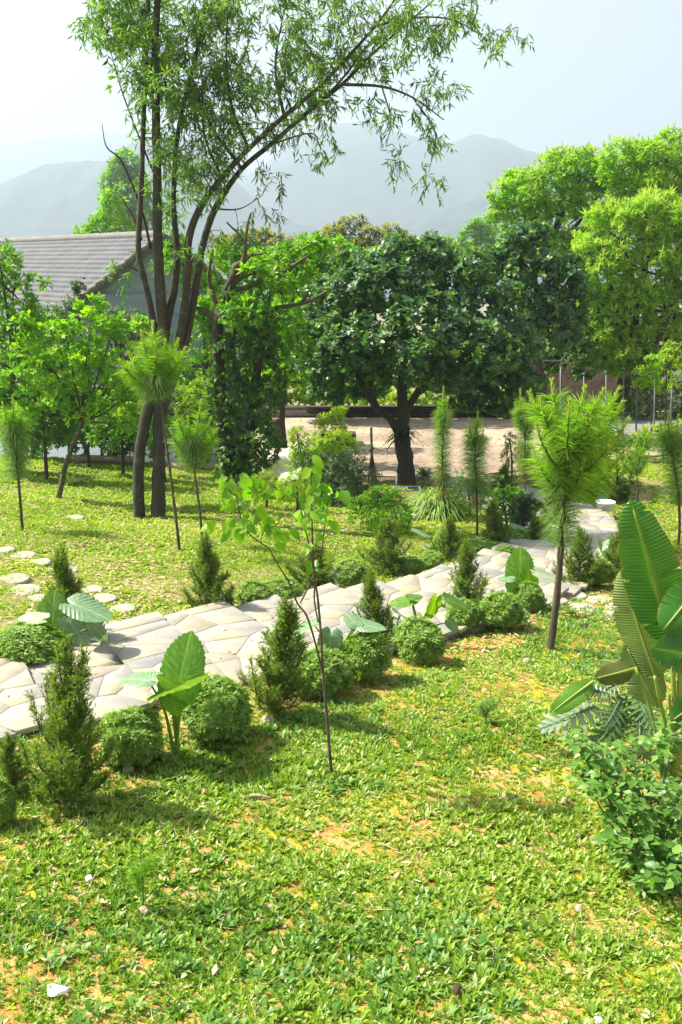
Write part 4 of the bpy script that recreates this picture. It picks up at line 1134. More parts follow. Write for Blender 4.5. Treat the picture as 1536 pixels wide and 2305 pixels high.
# mulch bed between terrace and lawn
tag(sheet('flower_bed', [(.9, 19.6), (2.3, 19.0), (2.9, 20.4), (3.0, 22.5), (.6, 22.6), (-.2, 21.6)], -1.30, M['soil'], .5), kind='structure') if False else None
bedx, bedy = np.meshgrid(np.linspace(-.6, 5.6, 50), np.linspace(19.4, 24.4, 42))
bm = (((bedx - 2.3) / 3.0) ** 2 + ((bedy - 21.8) / 2.3) ** 2) < 1 - .25 * fbm(bedx * 1.3, bedy * 1.3, 4)
BVv = np.stack([bedx, bedy, np.maximum(zt(bedx, bedy) + .02, np.where((bedy > 23), -9, -9))], -1).reshape(-1, 3)
i = (np.arange(41)[:, None] * 50 + np.arange(49)[None])
ok = bm[:-1, :-1] & bm[1:, :-1] & bm[:-1, 1:] & bm[1:, 1:]
i = i[ok]
tag(ob('flower_bed', mk('flower_bed', BVv, np.stack([i, i + 1, i + 51, i + 50], -1), M['soil'], smooth=True)), kind='structure')

# planter box on the terrace
def planter():
    b = np.array([P(762, 962, 27.5)[0], 27.5, TERR_Z + .03])
    t = thing('planter_box', 'low brick planter box with a lime plant on the terrace', 'planter', b)
    for nm, c, s_ in (('side_wall', (0, -.4, .14), (1.0, .12, .28)), ('side_wall', (0, .4, .14), (1.0, .12, .28)), ('end_wall', (-.44, 0, .14), (.12, .68, .28)), ('end_wall', (.44, 0, .14), (.12, .68, .28))):
        MB().add(*box(c, s_)).build(nm, M['lowwall'], t)
    MB().add(*box((0, 0, .1), (.76, .68, .2))).build('soil', M['soil'], t)
    bush('lime_shrub', 'lime plant growing in the brick planter box', 'shrub', 748, 962, 27.4, [(745, 938, 26, 12), (765, 925, 18, 10), (730, 948, 18, 10)], M['lime'], 40, TN, .14, 191, lift=.8)
planter()

# ------------------------------------------------------------------ young pines
def needles(g, p0, p1, n, L, lean=.9, width=.0016):
    """needles along a shoot from p0 to p1, leaning forward"""
    ax = nrmz(p1 - p0)
    t = g.random(n)
    pos = p0 + (p1 - p0) * t[:, None]
    rad = g.standard_normal((n, 3)); rad = nrmz(rad - (rad @ ax)[:, None] * ax)
    f = nrmz(ax * lean + rad * g.uniform(.45, 1.15, n)[:, None])
    return pos, f, L * g.uniform(.7, 1.15, n)
def addneedles(mb, g, pos, f, L, w=.0018, sag=.1):
    # each needle bends once: two thin triangles
    n = len(pos)
    side = nrmz(np.cross(f, g.standard_normal((n, 3))))
    m = pos + f * (L * .55)[:, None]
    e = pos + f * L[:, None] + np.array([0, 0, -1.0]) * (L * sag)[:, None]
    V = np.stack([pos - side * w, pos + side * w, m + side * w * .9, m - side * w * .9, e], 1).reshape(-1, 3)
    i = np.arange(n)[:, None] * 5
    F = np.concatenate([i + [[0, 1, 2]], i + [[0, 2, 3]], i + [[3, 2, 4]]])
    mb.add(V, F, np.repeat(g.random(n), 5))

def pine(label, basep, trunk_px, shoots, body, seed, nl=.2, r0=.03, cand=True, dens=1.0, dry=None, w=.0018, lateral=.25, lean=.42):
    """trunk_px polyline in pixels; shoots: list of (px,py,length_px); body: list of (y0,y1,width) bands of needles down the stem"""
    g = np.random.default_rng(seed)
    b = G(*basep); d = b[1]; sc = d / FPX
    t = thing('young_pine', label, 'pine', b, 'young pines planted on the slope')
    tp = spline([b - [0, 0, .06]] + [P(x, y, d) for x, y in trunk_px], 6)
    MB().add(*tube(tp, [r0, r0 * .85, r0 * .55, r0 * .25], 8, .1, seed)).build('trunk', M['pinebark'], t, b, smooth=True)
    for (px, py, ln, orx) in shoots:
        tip = P(px, py, d + g.uniform(-lateral, lateral))
        # root of the shoot on the trunk lower down
        ro = tp[np.argmin(np.abs(tp[:, 2] - (tip[2] - ln * sc * 1.5)))]
        mid = ro * .42 + tip * .58 - np.array([0, 0, ln * sc * .22])
        sh = spline([ro, mid, tip], 5)
        o = MB().add(*tube(sh, [r0 * .35, .006], 5)).build('branch', M['pinebark'], t, b, smooth=True)
        m = MB()
        pos, f, L = needles(g, mid - (tip - mid) * .75, tip - (tip - mid) * .05, int(300 * dens), nl * .92, lean * g.uniform(.6, 1.5))
        addneedles(m, g, pos, f, L, w)
        m.build('needles', M['pinenew'], o, b)
        if cand:
            ct = tip + nrmz(nrmz(tip - mid) + np.array([0, 0, .8])) * ln * sc * .6
            m = MB(); m.add(*tube(np.array([tip, ct]), [.011, .01, .004], 5))
            pos, f, L = needles(g, tip - (tip - mid) * .2, ct, int(120 * dens), nl * .22, 1.0)
            addneedles(m, g, pos, f, L, w, 0)
            m.build('candle', M['candle'], o, b)
    m = MB(); md = MB()
    for (y0, y1, n, ln, isdry) in body:
        zs = [P(trunk_px[0][0], y, d)[2] for y in (y0, y1)]
        i0, i1 = [int(np.argmin(np.abs(tp[:, 2] - z))) for z in zs]
        p = tp[min(i0, i1):max(i0, i1) + 1]
        if len(p) < 2: continue
        for a, c in zip(p[:-1], p[1:]):
            pos, f, L = needles(g, a, c, max(3, int(n * dens / (len(p) - 1))), ln, .25)
            addneedles(md if isdry else m, g, pos, f, L, w, .45)
    if m.n: m.build('needles', M['pine'], t, b)
    if md.n: md.build('old_needles', M['pinedry'], t, b)
    return t

pine('biggest young pine with a broad brush of bright shoots, standing alone right of the path', (1238, 1462), [(1252, 1360), (1262, 1250), (1270, 1150), (1275, 1050), (1278, 960), (1280, 920)],
     [(1245, 890, 60, 0), (1280, 940, 70, 0), (1310, 905, 60, 0), (1345, 910, 60, 0), (1380, 905, 60, 0), (1222, 930, 60, 0), (1330, 950, 60, 0), (1362, 960, 60, 0), (1300, 990, 60, 0), (1250, 980, 60, 0), (1215, 985, 60, 0), (1370, 1010, 60, 0), (1340, 1040, 60, 0), (1230, 1040, 60, 0), (1310, 1060, 50, 0), (1388, 935, 60, 0), (1398, 975, 60, 0), (1202, 915, 60, 0), (1385, 1045, 60, 0), (1205, 1030, 60, 0)],
     [(960, 1120, 900, .26, 0), (1100, 1225, 700, .3, 0)], 401, .235, .04, True, .9, w=.0034, lateral=.3)
pine('shaggy columnar young pine nearest the round dark tree', (1001, 1172), [(998, 1120), (996, 1050), (997, 980), (999, 920), (998, 900)], [(998, 895, 40, 0), (1006, 925, 40, 0), (988, 925, 36, 0)], [(930, 1080, 1800, .28, 0), (1050, 1130, 700, .26, 1)], 402, .2, .024, True, .9, w=.003, lateral=.05)
pine('slim young pine with two yellow tips and a fuzzy lower skirt', (1075, 1216), [(1074, 1150), (1072, 1080), (1070, 1010), (1072, 960)], [(1075, 948, 36, 0), (1058, 962, 34, 0), (1086, 985, 30, 0)], [(985, 1120, 1600, .33, 0), (1080, 1140, 260, .28, 1)], 403, .2, .022, True, .9, w=.003, lateral=.06)
pine('young pine with a brown skirt on the mulch behind the big pine', (1182, 1150), [(1182, 1110), (1183, 1040), (1182, 970), (1180, 920)], [(1172, 900, 40, 0), (1192, 912, 40, 0), (1205, 935, 36, 0), (1162, 925, 34, 0)], [(920, 1060, 1700, .3, 0), (1000, 1090, 600, .28, 1)], 404, .22, .024, True, .9, w=.0032, lateral=.08)
pine('smallest young pine with four pale yellow tips on the right lawn', (1436, 1130), [(1436, 1100), (1434, 1070), (1433, 1045)], [(1412, 1020, 26, 0), (1430, 1012, 26, 0), (1448, 1010, 28, 0), (1458, 1030, 24, 0), (1400, 1040, 22, 0)], [(1035, 1070, 320, .18, 0)], 405, .17, .02, True, .9, w=.003, lateral=.12)
pine('young pine with a crooked dark stem at the right edge of the photo', (1527, 1232), [(1530, 1180), (1528, 1120), (1520, 1060), (1512, 1000), (1508, 970)], [(1505, 950, 44, 0), (1525, 960, 44, 0), (1490, 975, 40, 0), (1540, 985, 40, 0)], [(980, 1140, 1800, .34, 0)], 406, .23, .026, True, 1, w=.003, lateral=.12)
pine('young pine leaning at the left edge of the lawn', (51, 1196), [(46, 1130), (40, 1060), (34, 1000), (28, 950)], [(30, 920, 40, 0), (10, 930, 40, 0), (48, 945, 36, 0), (-10, 945, 36, 0), (38, 970, 30, 0)], [(940, 1080, 1700, .33, 0)], 407, .2, .026, True, 1, w=.003, lateral=.15)
pine('young pine whose brush of needles covers the double trunk', (405, 1240), [(398, 1180), (388, 1100), (376, 1010), (366, 930), (356, 880), (350, 850)], [(322, 770, 44, 0), (345, 755, 50, 0), (395, 790, 44, 0), (410, 805, 40, 0), (300, 815, 40, 0), (280, 830, 36, 0), (350, 800, 46, 0), (370, 790, 40, 0)], [(790, 905, 1500, .34, 0)], 408, .26, .024, True, 1, w=.003, lateral=.2)
pine('forked young pine in front of the vine covered trunk', (456, 1222), [(452, 1170), (445, 1110), (440, 1075), (436, 1020), (434, 985)], [(400, 945, 44, 0), (450, 930, 50, 0), (425, 960, 40, 0), (470, 960, 36, 0), (480, 985, 34, 0), (390, 985, 36, 0)], [(950, 1055, 1500, .32, 0)], 409, .21, .024, True, 1, w=.0028, lateral=.18)
pine('faint small pine behind the smallest pine on the right lawn', (1448, 1040), [(1450, 1015), (1452, 995)], [(1450, 975, 24, 0), (1465, 985, 22, 0), (1438, 985, 20, 0)], [(980, 1020, 260, .2, 0)], 410, .2, .018, True, .8, w=.0034, lateral=.12)

# ------------------------------------------------------------------ junipers (four forms, copied)
def juniper_mesh(seed, wid, lit):
    """unit height feathery conifer"""
    g = np.random.default_rng(seed)
    PO = []; FW = []; SC = []; tw = MB(); stem = MB()
    stem.add(*tube(spline([(0, 0, -.02), (.01, 0, .4), (0, .01, .95)], 6), [.022, .016, .004], 6))
    nb = 50
    for i in range(nb):
        h = .015 + .78 * (i / nb) ** 1.5
        a = i * 2.399 + g.normal(0, .4)
        env = wid * .5 * (1 - h) ** 1.25 * min(1, .75 + h * 2.5) * 1.1
        r = env * g.choice([g.uniform(.45, .85), g.uniform(.9, 1.35)])
        up = g.uniform(.12, .36) * (1 - .3 * h)
        tip = np.array([math.cos(a) * r, math.sin(a) * r, min(h + up, 1.0 - .1 * g.random())])
        if i > nb - 3: tip = np.array([g.normal(0, .02), g.normal(0, .02), 1.0 - .05 * (nb - 1 - i)])
        st = np.array([0, 0, h])
        mid = np.array([tip[0] * .72, tip[1] * .72, h + (tip[2] - h) * .38])
        b = spline([st, mid, tip], 6)
        tw.add(*tube(b, [.008, .002], 3, cap=False))
        m = 20
        for q in np.linspace(.12, 1, m):
            p = np.array([np.interp(q, np.linspace(0, 1, len(b)), b[:, k]) for k in range(3)])
            dd = nrmz(tip - mid + np.array([0, 0, .1]))
            for _ in range(3):
                sd = nrmz(dd * .8 + g.standard_normal(3) * .6)
                l = g.uniform(.05, .1) * (1.25 - .75 * q)
                n_ = 8
                u = np.linspace(.1, 1, n_)[:, None]
                pp = p + sd * l * u + np.array([0, 0, 1.0]) * l * .25 * u ** 2
                tw.add(np.vstack([p - [.0015, 0, 0], p + [.0015, 0, 0], pp[-1]]), np.array([[0, 1, 2]]))
                PO.append(pp); f = nrmz(sd + g.standard_normal((n_, 3)) * .55); FW.append(f); SC.append(g.uniform(.016, .03, n_))
    pos = np.concatenate(PO); fw = np.concatenate(FW); sc = np.concatenate(SC)
    V, F, kv = scatter(leafN(.14), pos, fw, g.standard_normal(pos.shape), sc)
    rr = np.clip(.25 + .5 * g.random(len(pos)) , 0, 1)
    fo = mk('juniper_foliage', V, F, M['juniperlit'] if lit else M['juniper'], np.repeat(rr, kv))
    return stem.mesh('juniper_stem', M['twig']), tw.mesh('juniper_branches', M['twig']), fo
JM = [juniper_mesh(501, .5, 0), juniper_mesh(502, .42, 0), juniper_mesh(503, .36, 1), juniper_mesh(504, .56, 0)]
JUN = [
 (140, 1812, 182, 350, 0, 'largest feathery juniper, lower left beside the round bush'),
 (622, 1606, 112, 262, 1, 'tall juniper at the near corner of the flagstone step, left of the sapling'),
 (486, 1386, 84, 184, 1, 'columnar dark juniper where the far path edge meets the left lawn'),
 (172, 1462, 90, 215, 1, 'thin dark juniper behind the taro with the wide pale leaf'),
 (700, 1335, 110, 105, 3, 'broad low juniper behind the sapling across the path'),
 (872, 1288, 84, 122, 0, 'juniper among small bushes at the middle of the far path edge'),
 (860, 1462, 72, 170, 1, 'narrow juniper standing on the near path edge beside the green taro'),
 (1056, 1392, 96, 160, 3, 'fan shaped juniper left of the tall double taro leaves'),
 (1302, 1325, 78, 128, 0, 'juniper right of the big pine trunk, left one of the dark pair'),
 (1384, 1305, 78, 146, 0, 'juniper beside the banana leaf, right one of the dark pair'),
 (1006, 1258, 44, 98, 1, 'small dark juniper beside the lime taro of the far path edge'),
 (1116, 1238, 56, 104, 2, 'yellow green juniper on the lawn below the slim pine'),
 (1320, 1126, 36, 56, 2, 'little cone juniper at the far side of the path bend'),
 (1402, 1132, 42, 44, 1, 'little juniper right of the white basin'),
 (1178, 1182, 44, 76, 2, 'yellowish juniper at the inner path bend'),
 (1245, 1190, 60, 82, 2, 'sunlit juniper just left of the big pine trunk at the bend'),
 (1212, 1228, 44, 60, 2, 'low sunlit juniper above the tall double taro leaves'),
 (22, 1790, 100, 120, 3, 'low spreading juniper at the left edge below the path'),
 (1128, 1112, 50, 60, 1, 'dark little juniper at the mulch bed by the slim pine')]
for i, (px, py, w, h, v, lab) in enumerate(JUN):
    b = G(px, py); k = b[1] / FPX
    t = thing('juniper', lab, 'juniper', b, 'junipers planted along the flagstone path', rz=i * 1.7, sc=(1, 1, 1))
    t.rotation_euler = (R(7 * math.sin(i * 2.3)), R(7 * math.cos(i * 3.1)), i * 1.7)
    hh = HT(px, py, h, b[1]); uw = [.5, .42, .36, .56][v]
    t.scale = (w * k / uw * 1.32, w * k / uw * 1.32, hh * 1.05)
    for nm, me in zip(('stem', 'branches', 'foliage'), JM[v]): ob(nm, me, t)

# ------------------------------------------------------------------ clipped round shrubs
def box_mesh(seed, n, L):
    g = np.random.default_rng(seed)
    d = nrmz(g.standard_normal((n, 3)))
    d = d[(d[:, 2] > -.6)]
    lump = 1 + .3 * (fbm(d[:, 0] * 2.4 + 7, d[:, 1] * 2.4 + d[:, 2] * 2, seed, 3) - .5) * 2
    r = lump * (.5 + .5 * g.random(len(d)) ** .4)
    p = d * np.array([.5, .5, .5]) * r[:, None] + np.array([0, 0, .5])
    p[:, 2] = np.maximum(p[:, 2], .06)
    k = 6
    ax = nrmz(d * .8 + [0, 0, .55] + g.normal(0, .25, d.shape))
    pos = np.repeat(p, k, 0); axr = np.repeat(ax, k, 0)
    rad = g.standard_normal(pos.shape); rad = nrmz(rad - (rad * axr).sum(1, keepdims=True) * axr)
    f = nrmz(axr * g.uniform(.25, .95, (len(pos), 1)) + rad)
    V, F, kv = scatter(leafT(.15, .42, .04, .12), pos, f, axr + g.standard_normal(axr.shape) * .15, L * g.uniform(.6, 1.2, len(pos)))
    fo = mk('shrub_foliage', V, F, M['box'], np.repeat(np.clip(np.repeat(g.beta(2, 2, len(p)), k) * .55 + g.random(len(pos)) * .45, 0, 1), kv))
    st = MB()
    for i in range(9):
        a = i * .7; st.add(*tube(spline([(.04 * math.cos(a), .04 * math.sin(a), -.05), (.15 * math.cos(a), .15 * math.sin(a), .22), (.34 * math.cos(a), .34 * math.sin(a), .55)], 4), [.014, .005], 4))
    return fo, st.mesh('shrub_stems', M['twig'])
BMX = [box_mesh(511, 2600, .095), box_mesh(512, 2100, .11), box_mesh(513, 1500, .14)]
BUS = [
 (300, 1722, 158, 165, 0, 'round clipped bush between the largest juniper and the big taro'),
 (490, 1668, 172, 160, 0, 'round clipped bush right of the big taro at the near path edge'),
 (62, 1505, 165, 118, 0, 'wide clipped bush at the left end of the far path edge'),
 (5, 1860, 90, 130, 1, 'clipped bush cut by the left edge of the photo below the largest juniper'),
 (722, 1565, 150, 135, 1, 'dark clipped bush directly behind the sapling stem'),
 (822, 1535, 130, 128, 1, 'clipped bush right of the sapling with a small taro leaf before it'),
 (945, 1490, 130, 112, 1, 'clipped bush under the lime taro on the near path edge'),
 (1125, 1415, 108, 100, 1, 'round clipped bush right of the fan shaped juniper'),
 (630, 1365, 110, 78, 1, 'low pale bush left of the broad juniper across the path'),
 (575, 1372, 90, 70, 1, 'low pale bush next to the columnar dark juniper'),
 (790, 1312, 95, 62, 1, 'low bush right of the broad juniper on the far path edge'),
 (925, 1292, 70, 48, 2, 'small low bush right of the middle juniper'),
 (970, 1278, 62, 48, 2, 'small low bush under the lime taro of the far path edge'),
 (1040, 1420, 88, 80, 1, 'dark bush hidden left of the round one under the fan shaped juniper'),
 (1345, 1320, 72, 70, 1, 'bush squeezed between the two dark junipers of the pair'),
 (1192, 1375, 76, 78, 1, 'brownish bush at the foot of the tall double taro leaves'),
 (1085, 1240, 80, 40, 2, 'low bush on the lawn under the slim pine'),
 (1160, 1228, 60, 44, 2, 'low bush beside the yellow green juniper'),
 (1215, 1215, 60, 46, 2, 'low bush below the inner path bend'),
 (1140, 1262, 60, 40, 2, 'low bush at the tooth of the steps below the slim pine'),
 (1365, 1300, 50, 50, 2, 'small bush just behind the right juniper of the dark pair')]
for i, (px, py, w, h, v, lab) in enumerate(BUS):
    b = G(px, py); k = b[1] / FPX
    t = thing('round_shrub', lab, 'shrub', b, 'clipped round shrubs along the flagstone path', rz=i * 2.1)
    t.scale = (w * k * .92, w * k * .92 * (.9 + .2 * ((i * 7) % 5) / 4), HT(px, py, h, b[1]) * (.74 + .12 * ((i * 3) % 4) / 3))
    ob('foliage', BMX[v][0], t); ob('stems', BMX[v][1], t)

# ------------------------------------------------------------------ taro plants with big leaves
def taro_leaf_mesh(seed, mat):
    g = np.random.default_rng(seed)
    n, rings = 120, 12
    th = np.linspace(-math.pi / 2, 1.5 * math.pi, n, endpoint=False)
    key = np.radians([-90, -80, -62, -35, 0, 30, 55, 75, 90])
    val = np.array([.05, .2, .36, .42, .46, .55, .69, .82, .92])
    thm = np.where(th > math.pi / 2, math.pi - th, th)
    r = np.interp(thm, key, val)
    def pin(x, y): return np.cos((y - np.abs(x) * .55) / .115 * 2 * math.pi)
    ex, ey = np.cos(th) * r, np.sin(th) * r
    r = r * (1 - .03 * pin(ex, ey) * (np.abs(ex) > .08)) * (1 + .02 * np.sin(th * 5 + seed))
    V = [[0, 0, 0]]; ve = [1.0]
    for q in range(1, rings + 1):
        f = q / rings
        x = np.cos(th) * r * f; y = np.sin(th) * r * f
        c = pin(x, y)
        z = .02 * f * np.cos(th * 2) - .016 * c * np.minimum(1, np.abs(x) * 5) * f + .03 * f ** 2 * np.sin(th * 3 + seed) - .16 * np.maximum(0, y) ** 2 + .1 * np.abs(x) - .22 * x * x
        V += list(np.c_[x, y, z])
        ve += list(np.maximum((c > .86) * .75 * (1 - .4 * f), np.clip(1.15 - np.abs(x) / .022, 0, 1)))
    F = []
    for j in range(n - 1):
        k = j + 1
        F.append([0, 1 + j, 1 + k])
        for q in range(rings - 1):
            a, b = 1 + q * n + j, 1 + q * n + k
            F += [[a, a + n, b + n], [a, b + n, b]]
    return mk('taro_leaf', np.array(V), np.array(F), mat, smooth=True, extra={'vein': np.array(ve)})
TLM = {k: [taro_leaf_mesh(600 + i, M['alo_' + k]) for i in range(2)] for k in ('green', 'lime', 'pale', 'white')}
def orient(o, fwd, nrm, sx, sy):
    y = nrmz(fwd); x = nrmz(np.cross(y, nrm)); z = np.cross(x, y)
    m = Matrix(((x[0], y[0], z[0], 0), (x[1], y[1], z[1], 0), (x[2], y[2], z[2], 0), (0, 0, 0, 1)))
    loc = o.location.copy()
    o.matrix_basis = Matrix.Translation(loc) @ m @ Matrix.Diagonal((sx, sy, (sx + sy) / 2, 1))
def taro(label, basep, leaves, seed):
    """leaves: (attach px, py, tip px, py, tip depth offset m, width factor, kind, normal hint)"""
    g = np.random.default_rng(seed)
    b = G(*basep); d = b[1]
    t = thing('taro_plant', label, 'taro', b, 'big leaved taro plants along the flagstone path')
    for i, (ax, ay, tx, ty, dd, wf, kind, nh) in enumerate(leaves):
        a = P(ax, ay, d - .05 - .02 * i); q = P(tx, ty, d - .05 + dd)
        a = a + nrmz(q - a) * 0
        L = np.linalg.norm(q - a)
        hint = {'cam': (0, -1, .35), 'up': (0, -.25, 1), 'upl': (-.5, -.35, .8), 'upr': (.5, -.35, .8), 'caml': (-.5, -.85, .3), 'camr': (.5, -.85, .3)}[nh]
        lf = ob('leaf', TLM[kind][i % 2], t, a - b)
        orient(lf, q - a, np.array(hint), L * wf / .95 * .85, L / 1.02)
        if kind in ('white', 'pale', 'lime'): lf['label'] = {'white': 'pale leaf with painted sun sheen', 'pale': 'pale blue green leaf with painted sky sheen', 'lime': 'lime leaf with painted backlight'}[kind]
        mid = (a * .55 + b * .45) + np.array([(a[0] - b[0]) * -.15, 0, .03])
        MB().add(*tube(spline([b + [g.uniform(-.02, .02), 0, -.02], mid, a], 6), [.016, .011, .006], 6)).build('petiole', M['petiole'], t, b, smooth=True)
taro('big taro with a tall upright leaf over a lime folded leaf, lower left', (398, 1700), [(402, 1545, 434, 1404, .12, .8, 'green', 'cam'), (392, 1548, 425, 1532, -.22, 1.9, 'lime', 'up'), (335, 1532, 262, 1520, .1, .85, 'pale', 'up'), (385, 1560, 402, 1622, -.12, .9, 'lime', 'cam'), (420, 1560, 345, 1512, -.1, .55, 'lime', 'upl')], 1)
taro('taro with an upright ribbed leaf and a wide pale leaf at far left', (140, 1480), [(118, 1425, 122, 1316, .1, .92, 'green', 'cam'), (172, 1362, 262, 1392, -.12, 1.0, 'pale', 'upr'), (160, 1402, 200, 1468, -.1, .85, 'pale', 'cam'), (92, 1392, 34, 1386, -.05, 1.0, 'white', 'up'), (210, 1408, 250, 1450, .1, .5, 'pale', 'camr')], 2)
taro('taro with a blue green hanging leaf between the dark bushes behind the sapling', (758, 1525), [(745, 1436, 735, 1516, -.1, .85, 'pale', 'cam'), (805, 1406, 878, 1412, -.1, .75, 'pale', 'upr'), (800, 1405, 776, 1372, .1, .9, 'pale', 'up'), (706, 1404, 640, 1424, .05, .8, 'pale', 'up')], 3)
taro('tiny taro with a single narrow leaf before the bush right of the sapling', (805, 1545), [(820, 1492, 806, 1540, -.05, .55, 'green', 'camr')], 33)
taro('taro with a spreading green leaf and a lime one on the near path edge', (940, 1440), [(925, 1352, 866, 1358, .02, .75, 'green', 'upl'), (926, 1345, 955, 1336, .1, .9, 'green', 'up'), (982, 1352, 964, 1402, -.1, .72, 'lime', 'camr'), (900, 1382, 935, 1400, .1, .9, 'pale', 'up'), (1012, 1350, 1066, 1372, -.02, .7, 'green', 'upr'), (1012, 1400, 1034, 1424, -.1, .8, 'pale', 'cam')], 4)
taro('taro with two tall upright leaves beside the big pine trunk', (1186, 1370), [(1170, 1316, 1174, 1218, .12, .8, 'green', 'cam'), (1192, 1318, 1190, 1268, -.05, .95, 'lime', 'cam'), (1150, 1304, 1114, 1300, .0, .9, 'pale', 'up'), (1215, 1292, 1282, 1312, -.05, .6, 'white', 'upr')], 5)
taro('small taro with an upright lime leaf at the far path edge', (985, 1255), [(978, 1232, 1004, 1172, .1, .45, 'lime', 'caml'), (958, 1206, 922, 1184, .05, .45, 'pale', 'up'), (968, 1238, 948, 1226, -.05, .9, 'white', 'up'), (1012, 1232, 1034, 1252, -.1, .6, 'pale', 'camr')], 6)
taro('taro with flat pale leaves on the lawn above the steps', (1172, 1225), [(1160, 1186, 1196, 1192, .02, 1.0, 'pale', 'up'), (1150, 1186, 1136, 1190, .0, .9, 'green', 'up'), (1184, 1200, 1196, 1226, -.1, .6, 'pale', 'camr'), (1165, 1200, 1158, 1224, -.1, .7, 'pale', 'caml')], 7)
taro('taro with a lime leaf standing between the dark juniper and the banana leaf', (1398, 1280), [(1396, 1250, 1400, 1188, .08, .75, 'lime', 'cam'), (1352, 1240, 1372, 1208, .1, .7, 'pale', 'upl'), (1408, 1240, 1424, 1262, -.1, .7, 'pale', 'camr'), (1334, 1282, 1352, 1302, -.1, .6, 'pale', 'cam')], 8)
taro('taro with small lime leaf right behind the sapling fork', (750, 1320), [(745, 1262, 728, 1240, .05, .9, 'lime', 'cam'), (750, 1284, 770, 1296, -.05, .9, 'white', 'up'), (745, 1300, 768, 1312, -.1, .7, 'pale', 'upr')], 9)
taro('blue green taro at the mulch bed beyond the path bend', (1150, 1085), [(1136, 1062, 1146, 1036, .1, .6, 'pale', 'caml'), (1190, 1078, 1210, 1084, .02, 1.0, 'pale', 'up'), (1165, 1088, 1182, 1102, -.1, .8, 'white', 'upr')], 10)
taro('low taro with bright leaf at the inner path bend', (1205, 1170), [(1200, 1150, 1218, 1130, .05, .8, 'lime', 'cam'), (1178, 1130, 1196, 1108, .05, .5, 'white', 'upl'), (1215, 1160, 1226, 1172, -.1, .8, 'white', 'up')], 11)
taro('taro leaf lying pale behind the white basin', (1352, 1130), [(1350, 1122, 1372, 1116, .1, .9, 'pale', 'up'), (1345, 1130, 1335, 1134, -.1, 1.2, 'lime', 'up')], 12)

# ------------------------------------------------------------------ banana plant at the right edge
def paddle(name, attach, tip, hw, nh, mat, parent, b, bend=.12, seed=0, fold=.25, tear=0, basew=.25, tipw=0.3):
    g = np.random.default_rng(seed)
    a = np.asarray(attach, float); q = np.asarray(tip, float)
    y = nrmz(q - a); L = np.linalg.norm(q - a)
    x = nrmz(np.cross(y, nh)); z = np.cross(x, y)
    n, m = 240, 7
    t = np.linspace(0, 1, n)
    wv = hw * np.interp(t, [0, .05, .14, .32, .5, .68, .84, .94, 1], [basew * .3, basew + .3, .82, 1, .97, .83, .58, .33, .03])
    rows = []; ve = []; eg = []
    nk = {1: np.ones(n), -1: np.ones(n)}
    for sd in (1, -1):
        for _ in range(g.integers(2, 6)):
            p_ = g.uniform(.12, .93); dp = g.uniform(.3, .85)
            nk[sd] *= 1 - dp * np.exp(-((t - p_) / .006) ** 2)
        nk[sd] *= 1 - .05 * vnoise(t * 22, t * 0 + sd, seed)
    for k in range(-m, m + 1):
        f = k / m
        pl = .0022 * np.sin(t * 270 + abs(f) * 3) * abs(f) ** .5
        und = .03 * hw * 10 * np.sin(t * 9 + seed + (k > 0) * 1.7) * f * f * .35
        zz = bend * L * (np.sin(t * math.pi) * .5) + fold * abs(f) * wv + pl + und - .25 * wv * f * f * (fold > 0)
        yy = t * L + abs(f) * wv * .28
        fl = f * (nk[1] if f > 0 else nk[-1]) if abs(f) > .3 else f * np.ones(n)
        fl = np.sign(f) * np.minimum(abs(f), np.maximum(np.abs(fl), .3 * (abs(f) > .3)))
        eg.append(np.full(n, abs(f)))
        V = a + x * (fl * wv)[:, None] + y * yy[:, None] + z * zz[:, None]
        rows.append(V)
        ve.append(np.where(k == 0, 1.0, (.5 + .5 * np.sin(t * 270 + abs(f) * 3)) * .36))
    k2 = 2 * m + 1
    V = np.stack(rows, 1).reshape(-1, 3); ve = np.stack(ve, 1).reshape(-1); eg = np.stack(eg, 1).reshape(-1)
    i = (np.arange(n - 1)[:, None] * k2 + np.arange(k2 - 1)[None]).ravel()
    F = np.stack([i, i + 1, i + 1 + k2, i + k2], -1)
    o = ob(name, mk(name, V - b, F, mat, smooth=True, extra={'vein': ve, 'edge': eg}), parent)
    mid = a + y * (t[::16] * L)[:, None] + z * (bend * L * (np.sin(t[::16] * math.pi) * .5))[:, None] - z * .004 + z * .01
    MB().add(*tube(mid, [.013, .008, .003], 6)).build('midrib', M['stalk'], o, b, smooth=True)
    return o
